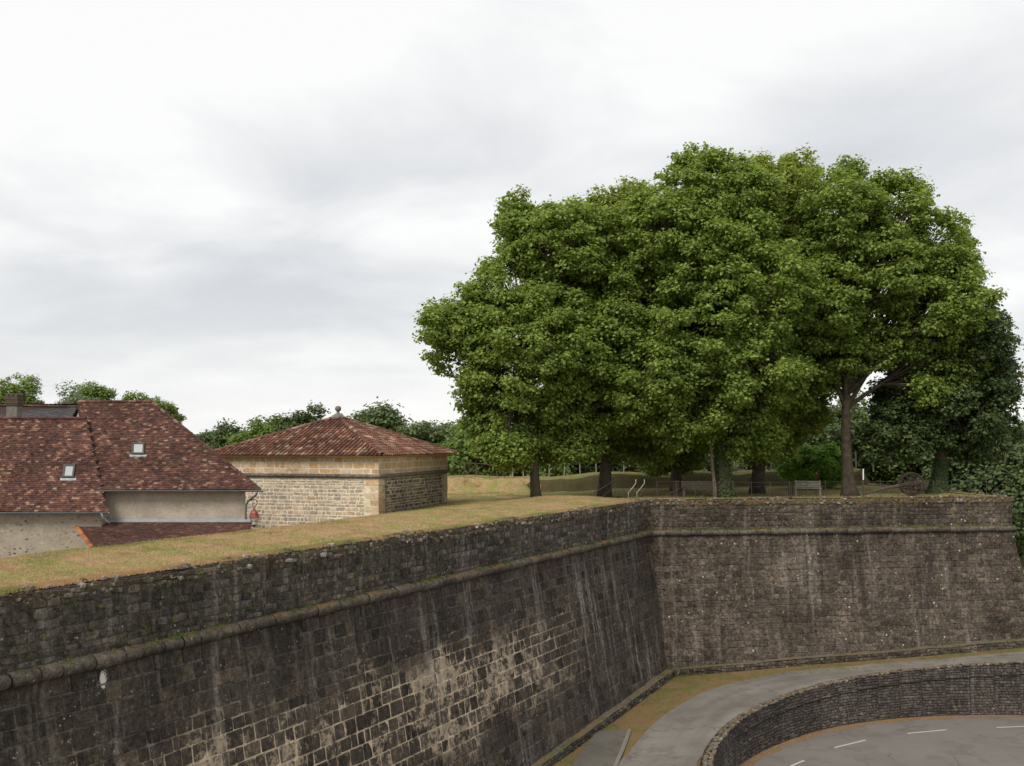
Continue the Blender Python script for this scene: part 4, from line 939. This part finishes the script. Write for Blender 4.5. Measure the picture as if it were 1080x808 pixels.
# --- slate-roofed building behind
root = empty('slate_house'); tag(root, 'grey slate-roofed building whose ridge shows above the low tiled roof', 'house')
s0, s1, s2, s3 = at(-200, 470, 58), at(100, 470, 58), at(100, 429.5, 62), at(-200, 425, 62)
mb = MB(); slope(mb, [s0, s1, s2, s3], .25, .14, trng); t0_ = Vector((s0.x, 66, s0.z)); t1_ = Vector((s1.x, 66, s0.z)); slope(mb, [t1_, t0_, s3, s2], .25, .2, trng); rf = mb.build('roof', M_slate, root)
mb = MB(); ridge(mb, s3, s2, trng, .12, .4); mb.build('ridge_tiles', M_tile, rf); poly_mesh('roof_boarding', [[s0, s1, s2, s3], [t1_, t0_, s3, s2]], M_under, rf)
mb = MB(); cx_, cy_ = (s0.x + s1.x) / 2, 62; mb.box(cx_, cy_, (s0.z - 3.4) / 2 - .05, s1.x - s0.x - .6, 7.2, s0.z + 3.3, bev=.01); mb.build('wall', M_rend, root)

# --- square stone pavilion with a hipped Roman-tile roof and stone finial
root = empty('stone_pavilion'); tag(root, 'square cream stone pavilion with pyramid roof of red clay tiles and stone ball finial', 'pavilion')
Fp = Vector((-6.34, 50.0)); al = R(17.9); ua = Vector((-math.cos(al), math.sin(al))); ub = Vector((math.sin(al), math.cos(al))); S = 10.0
EZ, CZ2 = 2.28, 1.25
Ra = [Fp + ua * S, Fp, Fp + ub * S, Fp + ua * S + ub * S]   # left, front, right, back corners of the eave
ctr = Fp + (ua + ub) * S / 2; apex = Vector((ctr.x, ctr.y, 4.28)); inset = .38
Wc = [ctr + (c_ - ctr) * (1 - 2 * inset / S) for c_ in Ra]
mb = MB(); prng = random.Random(9)
def roman(mb, A_, B_, top):
    O = Vector((*A_, EZ)); E1 = Vector((*B_, EZ)); U = (E1 - O).normalized(); mid = (O + E1) / 2; V = (top - mid); Hh = V.length; V = V.normalized(); Nn = U.cross(V).normalized()
    if Nn.z < 0: Nn = -Nn
    wdt = (E1 - O).length; tw = .235; n = int(wdt / tw); tw = wdt / n; q = lambda x, y, z: O + U * x + V * y + Nn * z
    mb.face([O - Vector((0, 0, .02)), E1 - Vector((0, 0, .02)), top - Vector((0, 0, .02))], c=(.1, .5, .5))
    for i in range(n):
        x = (i + .5) * tw; lim = Hh * (1 - abs(x - wdt / 2) / (wdt / 2)); v = -.09
        while v < lim - .1:
            e = min(v + .36, lim + .05); c = (prng.random(), prng.random(), prng.random()); K = 5; vs = []; jx = prng.uniform(-.012, .012)
            for vv, rr, lf in ((v, .088, .035), (e + .03, .070, .012)):
                for k in range(K + 1):
                    th = math.pi * k / K; vs.append(q(x + jx + rr * math.cos(th), vv, lf + rr * .85 * math.sin(th)))
            mb.idx(vs, [(k, K + 1 + k, K + 2 + k, k + 1) for k in range(K)] + [tuple(range(K + 1))], c); v += .33
for a, b in zip(Ra, Ra[1:] + Ra[:1]): roman(mb, a, b, apex)
rf = mb.build('roof', M_roman, root, False)
mb = MB()
for c_ in Ra: ridge(mb, Vector((*c_, EZ + .06)), apex + Vector((0, 0, .06)), prng, .12, .36)
mb.build('hip_tiles', M_roman, rf)
mb = MB(); a = apex.z - .02; mb.lathe([(.0, a - .1), (.42, a - .1), (.44, a + .04), (.36, a + .09), (.30, a + .15), (.20, a + .20), (.12, a + .26), (.075, a + .31), (.075, a + .35), (.12, a + .38), (.16, a + .44), (.172, a + .51), (.16, a + .58), (.11, a + .64), (0.0, a + .67)], apex.x, apex.y, 20); mb.build('finial', M_stonegrey, root, True)
mb = MB(); tri = lambda A_, B_, t: A_ + (B_ - A_) * t
up_, low_ = MB(), MB(); quo = low_
for i, (A_, B_) in enumerate(zip(Wc, Wc[1:] + Wc[:1])):
    t = (B_ - A_).normalized(); L_ = (B_ - A_).length; n_ = Vector((t.y, -t.x))
    if n_.dot((A_ + B_) / 2 - ctr) < 0: n_ = -n_
    ps = lambda s, z, o, A_=A_, t=t, n_=n_: Vector((*(A_ + t * s + n_ * o), z)); full = lambda z, L_=L_: (0, L_)
    dark = i == 1
    backing(up_, ps, full, EZ + .02, CZ2 + .08, 1); masonry(up_, ps, full, EZ - .05, CZ2 + .1, .30, .46, .03, .012, .008, prng, .10, .8)
    backing(low_, ps, full, CZ2 - .08, -4, 3 if dark else 1)
    masonry(low_, ps, lambda z, L_=L_: (.75 if True else 0, L_ - .75), CZ2 - .14, -2.8, .16, .30, .034, .014, .018, prng, .25, 1.7, m=2 if dark else 0)
    for e in (0, 1):
        z = CZ2 - .14; k = 0
        while z > -2.8:
            w = .72 if (k + e + i) % 2 else .45; a0, b0 = (0, w) if e == 0 else (L_ - w, L_)
            masonry(quo, ps, lambda z, a0=a0, b0=b0: (a0, b0), z, z - .33, .33, 2.0, .02, .02, .006, prng, .06, .0, m=4); z -= .33; k += 1
up_.build('dressed_stone_band', [M_ash, M_rubm], root); low_.build('rubble_wall', [M_rub, M_rubm, M_rubd, M_rubdm, M_ash], root)
mb = MB()
for i, (A_, B_) in enumerate(zip(Wc, Wc[1:] + Wc[:1])):
    t = (B_ - A_).normalized(); n_ = Vector((t.y, -t.x))
    if n_.dot((A_ + B_) / 2 - ctr) < 0: n_ = -n_
    pr = [(0, .10), (.07, .10), (.13, .05), (.14, -.02), (.09, -.09), (0, -.11)]; vs = []
    sg = 1 if True else -1
    for P_, s_ in ((A_, -1), (B_, 1)):
        for o_, z_ in pr: vs.append(Vector((*(P_ + n_ * o_ + t * s_ * o_), CZ2 + z_)))
    mb.idx(vs, [(k, k + 1, 7 + k, 6 + k) for k in range(5)], (prng.random(), .5, .5))
mb.build('cordon', M_corn, root)
mb = MB()   # thin eave course
for i, (A_, B_) in enumerate(zip(Wc, Wc[1:] + Wc[:1])):
    t = (B_ - A_).normalized(); n_ = Vector((t.y, -t.x))
    if n_.dot((A_ + B_) / 2 - ctr) < 0: n_ = -n_
    vs = [Vector((*(P_ + n_ * o_ + t * s_ * o_), z_)) for P_, s_ in ((A_, -1), (B_, 1)) for o_, z_ in ((.01, EZ - .14), (.16, EZ - .10), (.30, EZ - .03))]
    mb.idx(vs, [(0, 1, 4, 3), (1, 2, 5, 4)])
mb.build('eave_course', M_ash, root)
# lozenge vent in the left face
t = (Wc[1] - Wc[0]).normalized(); n_ = Vector((t.y, -t.x)); n_ = -n_ if n_.dot((Wc[0] + Wc[1]) / 2 - ctr) < 0 else n_
k = ((310 - 540) / F * Wc[0].y - Wc[0].x) / (t.x - (310 - 540) / F * t.y); c3 = Vector((*(Wc[0] + t * k + n_ * .03), 1.80)); t3 = Vector((*t, 0)); n3_ = Vector((*n_, 0))
mb = MB(); D = .2; o4 = [c3 + t3 * D * 1.5, c3 + Vector((0, 0, D * 1.35)), c3 - t3 * D * 1.5, c3 - Vector((0, 0, D * 1.35))]; i4 = [c3 + t3 * D * .9 - n3_ * .02, c3 + Vector((0, 0, D * .85)) - n3_ * .02, c3 - t3 * D * .9 - n3_ * .02, c3 - Vector((0, 0, D * .85)) - n3_ * .02]
mb.idx([c3 + t3 * .36 + Vector((0, 0, .26)) - n3_ * .01, c3 - t3 * .36 + Vector((0, 0, .26)) - n3_ * .01, c3 - t3 * .36 - Vector((0, 0, .28)) - n3_ * .01, c3 + t3 * .36 - Vector((0, 0, .28)) - n3_ * .01], [(0, 1, 2, 3)], (.9, .5, .5))
mb.idx(i4, [(0, 1, 2, 3)], (.3, .5, .5)); mb.idx(i4 + o4, [(k_, (k_ + 1) % 4, 4 + (k_ + 1) % 4, 4 + k_) for k_ in range(4)], (.6, .5, .5))
mb.build('lozenge_vent', [M_ash], root)

# ------------------------------------------------------------------ lantern on its bracket
q = at(268, 0, 42.9); Y_ = 42.9; zt = at(0, 537, Y_).z
root = empty('street_lantern', (q.x, Y_, zt - .82)); root.scale = (.88, .88, .88); tag(root, 'red hooded street lantern hanging from a curled bracket at the taller house corner', 'lantern')
mb = MB(); X0 = -11.3 - q.x; pts_ = [(X0, .5, 1.30), (X0 + .35, .25, 1.36), (.0, 0, 1.42), (.10, 0, 1.36), (.15, 0, 1.24), (.12, 0, 1.12), (.03, 0, 1.07), (-.07, 0, 1.09), (-.10, 0, 1.18), (-.05, 0, 1.24), (.02, 0, 1.20)]
mb.tube(pts_, .018, 6); mb.tube([(0, 0, 1.07), (0, 0, .92)], .014, 6); mb.build('bracket', M_rust, root, True)
mb = MB(); mb.lathe([(.02, .95), (.06, .93), (.07, .87), (.11, .84), (.19, .74), (.22, .62), (.26, .58), (.26, .55), (.18, .55), (0, .60)], 0, 0, 6); mb.build('hood', M_red, root)
mb = MB()
for k in range(6):
    th = 2 * math.pi * k / 6; mb.tube([(.20 * math.cos(th), .20 * math.sin(th), .56), (.12 * math.cos(th), .12 * math.sin(th), .18)], .010, 5)
for r_, z_ in ((.12, .18), (.16, .37)):
    mb.tube([(r_ * math.cos(2 * math.pi * k / 6), r_ * math.sin(2 * math.pi * k / 6), z_) for k in range(7)], .010, 5)
mb.lathe([(.12, .17), (.05, .11), (.02, .06), (0, .02)], 0, 0, 6); cg = mb.build('cage', M_rust, root)
mb = MB(); mb.lathe([(.19, .55), (.115, .19)], 0, 0, 6); mb.build('glass', M_pane, cg)

# ------------------------------------------------------------------ furniture on the bastion
def gxy(px, Y): x = (px - 540) / F * Y; return Vector((x, Y, z_in(x, Y)))
def bench(px, Y, w, label, rz):
    root = empty('park_bench', gxy(px, Y), rz); tag(root, label, 'bench')
    mb = MB(); 
    for k in range(3): mb.box(0, -.02 - .14 * k, .44, w - .2, .12, .04, bev=.006)
    mb.build('seat', M_wood, root); mb = MB()
    for k in range(3): mb.box(0, .12 + .03 * k, .54 + .13 * k, w - .34, .035, .115, bev=.006)
    mb.build('backrest', M_wood, root)
    for sx in (-1, 1):
        mb = MB(); mb.box(sx * (w / 2 - .2), -.28, .21, .09, .09, .42, bev=.008); mb.box(sx * (w / 2 - .2), .14, .44, .09, .09, .88, bev=.008); mb.box(sx * (w / 2 - .2), -.08, .40, .07, .5, .07, bev=.006)
        mb.build('leg', M_wood, root)
    return root
bench(736, 59.5, 2.2, 'left wooden park bench between the mossy stone post and the slender pale trunk', R(4))
bench(852, 59.5, 1.75, 'right wooden slatted park bench in front of the small bright green tree', R(-14))
mb = MB(); mb.box(0, 0, .35, .34, .34, .95, bev=.03); mb.box(0, 0, .86, .40, .40, .10, bev=.02); o = mb.build('stone_post', M_dwood); o.location = gxy(713, 59); tag(o, 'squat mossy stone post at the left end of the left bench', 'post')
mb = MB(); mb.box(0, 0, .22, .12, .45, .44, bev=.02); mb.box(0, -.02, .47, .16, .6, .08, bev=.02); mb.box(.12, .05, .3, .09, .12, .6, rz=.3, bev=.02); o = mb.build('stone_support', M_stonegrey); o.location = gxy(721, 58.6); tag(o, 'pale stone support beside the seat of the left bench', 'stone')
mb = MB(); mb.box(0, 0, .35, .16, .16, .7, bev=.02); mb.box(.18, 0, .3, .08, .1, .6, bev=.02); o = mb.build('wooden_stump', M_dwood); o.location = gxy(833, 59.2); tag(o, 'short wooden stump left of the right bench', 'stump')
# red litter-sign on a thin stake
root = empty('stake_sign', gxy(861, 60.8)); tag(root, 'small dark red sign on a thin stake in front of the bright tree', 'sign')
mb = MB(); mb.tube([(0, 0, 0), (0, 0, 1.25)], .018, 6); mb.build('stake', M_dwood, root)
mb = MB(); mb.lathe([(0, 1.05), (.07, 1.1), (.11, 1.2), (.07, 1.32), (0, 1.36)], 0, 0, 8); mb.build('sign_head', M_red, root)
# white post
root = empty('marker_post', gxy(910.5, 56.6)); tag(root, 'tall thin post with a white upper sleeve at the bastion edge', 'post')
mb = MB(); mb.tube([(0, 0, -.1), (0, 0, 1.25)], .028, 8); mb.build('pole', M_iron, root); mb = MB(); mb.tube([(0, 0, 1.0), (0, 0, 1.6)], .035, 10); mb.build('sleeve', M_white, root)
# steel railing along the edge of the bastion
root = empty('edge_railing', gxy(690, 53.6)); tag(root, 'thin steel railing along the bastion edge with slack rails and leaning braces', 'railing')
ex, ey, ez0 = root.location
rb = lambda s, h, i=.75: Vector((*(Cc + d2 * s - n2 * i), z_in(*(Cc + d2 * s - n2 * i)) + h)) - root.location
ss = list(np.arange(.6, L2 - .9, 1.02)); prg = random.Random(3)
for s in ss:
    mb = MB(); mb.tube([rb(s, -.15), rb(s + prg.uniform(-.03, .03), .98)], .014, 6); mb.build('post', M_iron, root)
for h in (.92, .72, .12):
    mb = MB(); mb.tube([rb(s, h + prg.uniform(-.02, .02)) for s in ss], .006 if h < .9 else .009, 5); mb.build('rail', M_iron, root)
for s, e, h in ((.7, 2.4, 1), (2.6, 4.3, 1), (18.6, 17.4, 1), (19.0, 20.1, 1), (19.9, 18.9, 1)):
    mb = MB(); mb.tube([rb(s, .05), rb((s + e) / 2 - .1, .42), rb((s + e) / 2 + .15, .52), rb(e, .9)], .010, 5); mb.build('brace', M_iron, root)
for s in (-.55, -.1):
    mb = MB(); mb.tube([rb(s - .35, -.1), rb(s - .38, .35), rb(s - .15, .62), rb(s + .02, .85), rb(s + .02, 1.05)], .024, 7); mb.build('bent_pole', M_wood, root, True)
# slanting handrail
root = empty('handrail', gxy(640, 54)); tag(root, 'pale sloping handrail at the foot of the second plane trunk', 'handrail')
L0 = root.location; a = at(626, 520, 54.5) - L0; b = at(650, 506, 56) - L0
mb = MB(); mb.tube([a, b], .025, 6); mb.build('rail', M_iron, root)
mb = MB(); mb.tube([a + Vector((.25, 0, -.35)), b + Vector((-.1, 0, -.42))], .018, 6); mb.build('rail', M_iron, root)
for t in (.06, .97):
    p = a.lerp(b, t); w_ = p + L0; mb = MB(); mb.tube([p, Vector((p.x, p.y, z_in(w_.x, w_.y) - L0.z - .1))], .024, 6); mb.build('post', M_iron, root)
# post and wire fence on top of the bank
fx = [541, 552, 579, 595, 612, 629, 658, 677, 694, 727, 757, 776, 795, 813, 838, 856, 876, 886, 903, 921, 938]
def fp(px, Y=74.5): x = (px - 540) / F * Y; return Vector((x, Y, z_in(x, Y)))
root = empty('wire_fence', fp(700)); tag(root, 'fence of grey wooden posts and wire on top of the grassy bank behind the trees', 'fence'); L0 = root.location.copy()
for px in fx:
    p = fp(px) - L0; mb = MB(); h = prg.uniform(1.1, 1.4); mb.tube([p + Vector((0, 0, -.2)), p + Vector((prg.uniform(-.06, .06), 0, h))], .05, 6); mb.build('post', M_wood, root)
for h in (.45, .85, 1.15):
    mb = MB(); mb.tube([fp(px) - L0 + Vector((0, -.05, h)) for px in range(535, 945, 8)], .008, 4); mb.build('wire', M_iron, root)
root = empty('rustic_barrier', fp(505, 72.5)); tag(root, 'leaning wooden poles of a rustic barrier on the bank right of the pavilion', 'barrier'); L0 = root.location.copy()
for (x0, h0, x1, h1) in ((489, 0, 491, 1.0), (484, .2, 492, .95), (492, .1, 502, .8), (502, 0, 503, .7), (490, .95, 512, .95), (516, 0, 522, .9), (526, 0, 521, .9), (532, 0, 530, .9), (512, .95, 522, .8)):
    mb = MB(); p, q_ = fp(x0, 72.8) - L0, fp(x1, 72.8) - L0; mb.tube([p + Vector((0, 0, h0)), q_ + Vector((0, 0, h1))], .035, 6); mb.build('pole', M_dwood, root)
# old wheeled gun-carriage
root = empty('old_carriage', gxy(961, 58.2), R(-16)); tag(root, 'old rusty two-wheeled carriage with spoked wheels beside the dark shade tree', 'carriage')
for yy in (-.55, .55):
    mb = MB(); Rr = .62; mb.tube([(Rr * math.cos(2 * math.pi * k / 24), yy, .72 + Rr * math.sin(2 * math.pi * k / 24)) for k in range(25)], .045, 6, cap=False)
    wh = mb.build('wheel', M_rust, root, True)
    for k in range(12):
        th = 2 * math.pi * k / 12; mb = MB(); mb.tube([(0, yy, .72), (Rr * math.cos(th), yy, .72 + Rr * math.sin(th))], .022, 5); mb.build('spoke', M_rust, wh)
    mb = MB(); mb.tube([(0, yy - .12, .72), (0, yy + .12, .72)], .09, 10); mb.build('hub', M_rust, wh)
mb = MB(); mb.tube([(0, -.6, .72), (0, .6, .72)], .04, 8); mb.build('axle', M_rust, root)
mb = MB(); mb.tube([(.55, 0, .80), (.1, 0, .74), (-1.2, 0, .50), (-2.6, 0, .10)], [.14, .13, .09, .06], 8); mb.box(.62, 0, .62, .28, .6, .42, bev=.03); mb.build('body', M_dwood, root)

# ------------------------------------------------------------------ small growth: turf blades, wall weeds
rs = np.random.RandomState(55)
def blades(name, P_, h, mat, per=3, spread=.05, label=None, cat=None):
    n = len(P_) * per; p = np.repeat(P_, per, 0) + np.c_[rs.normal(0, spread, (n, 2)), np.zeros(n)]
    th = rs.uniform(0, 6.28, n); hh = h * rs.uniform(.5, 1.4, n); w = .008 + .10 * hh
    a = np.stack([np.cos(th), np.sin(th), np.zeros(n)], 1); ln = rs.normal(0, .35, (n, 2)) * hh[:, None]
    v = np.stack([p - a * w[:, None] / 2, p + a * w[:, None] / 2, p + np.c_[ln, hh]], 1).reshape(-1, 3)
    me = bpy.data.meshes.new(name); me.vertices.add(3 * n); me.vertices.foreach_set('co', v.astype(np.float32).ravel()); me.loops.add(3 * n); me.loops.foreach_set('vertex_index', np.arange(3 * n, dtype=np.int32))
    me.polygons.add(n); me.polygons.foreach_set('loop_start', np.arange(0, 3 * n, 3, dtype=np.int32)); me.polygons.foreach_set('loop_total', np.full(n, 3, dtype=np.int32))
    col = np.ones((n, 4), dtype=np.float32); col[:, 0] = np.clip(rs.rand(n) * .5 + np.repeat([.42 + 1.5 * vn(x * .8, y * .8) + .9 * vn(x * 2.7 + 9, y * 2.7) for x, y, z in P_], per), 0, 1); col[:, 1] = rs.rand(n) * .9
    me.attributes.new("rnd", 'FLOAT_COLOR', 'FACE').data.foreach_set('color', col.ravel()); me.materials.append(mat); me.update(calc_edges=True)
    o = bpy.data.objects.new(name, me); C.objects.link(o); tag(o, label, cat, kind='stuff'); return o
P_ = []
while len(P_) < 60000:
    s = rs.uniform(14, 54); i_ = rs.uniform(.12, 6.5) if rs.rand() < .75 else rs.uniform(.08, .7); x, y = ipt(SEG[0], s, i_)
    if rs.rand() < 17. / max(17, y) : P_.append((x, y, z_in(x, y) - .005))
blades('dry_grass', np.array(P_), .045, M_straw, 3, .05, 'short dry straw-coloured grass on the embankment top', 'grass')
P_ = []
for _ in range(9000):
    s = rs.uniform(0, L2 - .3); x, y = ipt(SEG[1], s, rs.uniform(.1, 3.5) if rs.rand() < .5 else rs.uniform(.05, .5)); P_.append((x, y, z_in(x, y) - .01))
P_ += [(*(q_ := ipt(SEG[0], rs.uniform(12, 51.8), rs.uniform(-.02, .28))), .03) for _ in range(5000)]
blades('edge_grass', np.array(P_), .06, M_straw, 3, .06, 'dry grass fringe hanging over the top edge of the rampart walls', 'grass')
P_ = []
for _ in range(420):      # tufts rooted along the cordon and in cracks
    k = rs.randint(2); seg = SEG[k]; s = rs.uniform(12, L1) if k == 0 else rs.uniform(0, L2)
    if rs.rand() < .6: q = wall_pt(seg, s, CZ + .14, .10)
    else: q = wall_pt(seg, s, rs.uniform(-1.4, -.1), .02)
    c_ = np.array(q); r_ = rs.uniform(.02, .07)
    for _k in range(10): P_.append(c_ + rs.normal(0, r_, 3) * (1, 1, .5))
blades('wall_weeds', np.array(P_), .075, M_weed, 3, .02, 'small green weeds rooted along the cordon and in cracks of the walls', 'weeds')
P_ = []
for _ in range(7000):     # verge growth in the moat
    k = rs.randint(2); seg = SEG[k]; s = rs.uniform(28, L1) if k == 0 else rs.uniform(0, L2 + 1); q = seg[0] + seg[1] * s + seg[2] * (rs.choice([1.35, 1.85, 2.3, 3.0]) + rs.normal(0, .2))
    if vn(q.x * .8, q.y * .8) > -.05:
        z = zg(q.x) + (.36 if (q - seg[0]).dot(seg[2]) < 1.65 else .03); P_.append((q.x, q.y, z))
Q_ = []
for _ in range(16000):
    x, y = rs.uniform(-9, 27), rs.uniform(55, 75)
    if inward(x, y) > 1 and vn(x * .7, y * .7) > -.2: Q_.append((x, y, z_in(x, y) - .02))
blades('lawn_grass', np.array(Q_), .09, M_straw, 3, .09, 'rough grass on the lawn and bank under the trees', 'grass')
blades('moat_grass', np.array(P_), .07, M_weed, 3, .06, 'patchy grass and weeds at the foot of the ramparts', 'grass')
for o in C.objects:
    if o.type == 'MESH' and o.parent is None and 'kind' not in o and 'category' not in o: print('untagged', o.name)
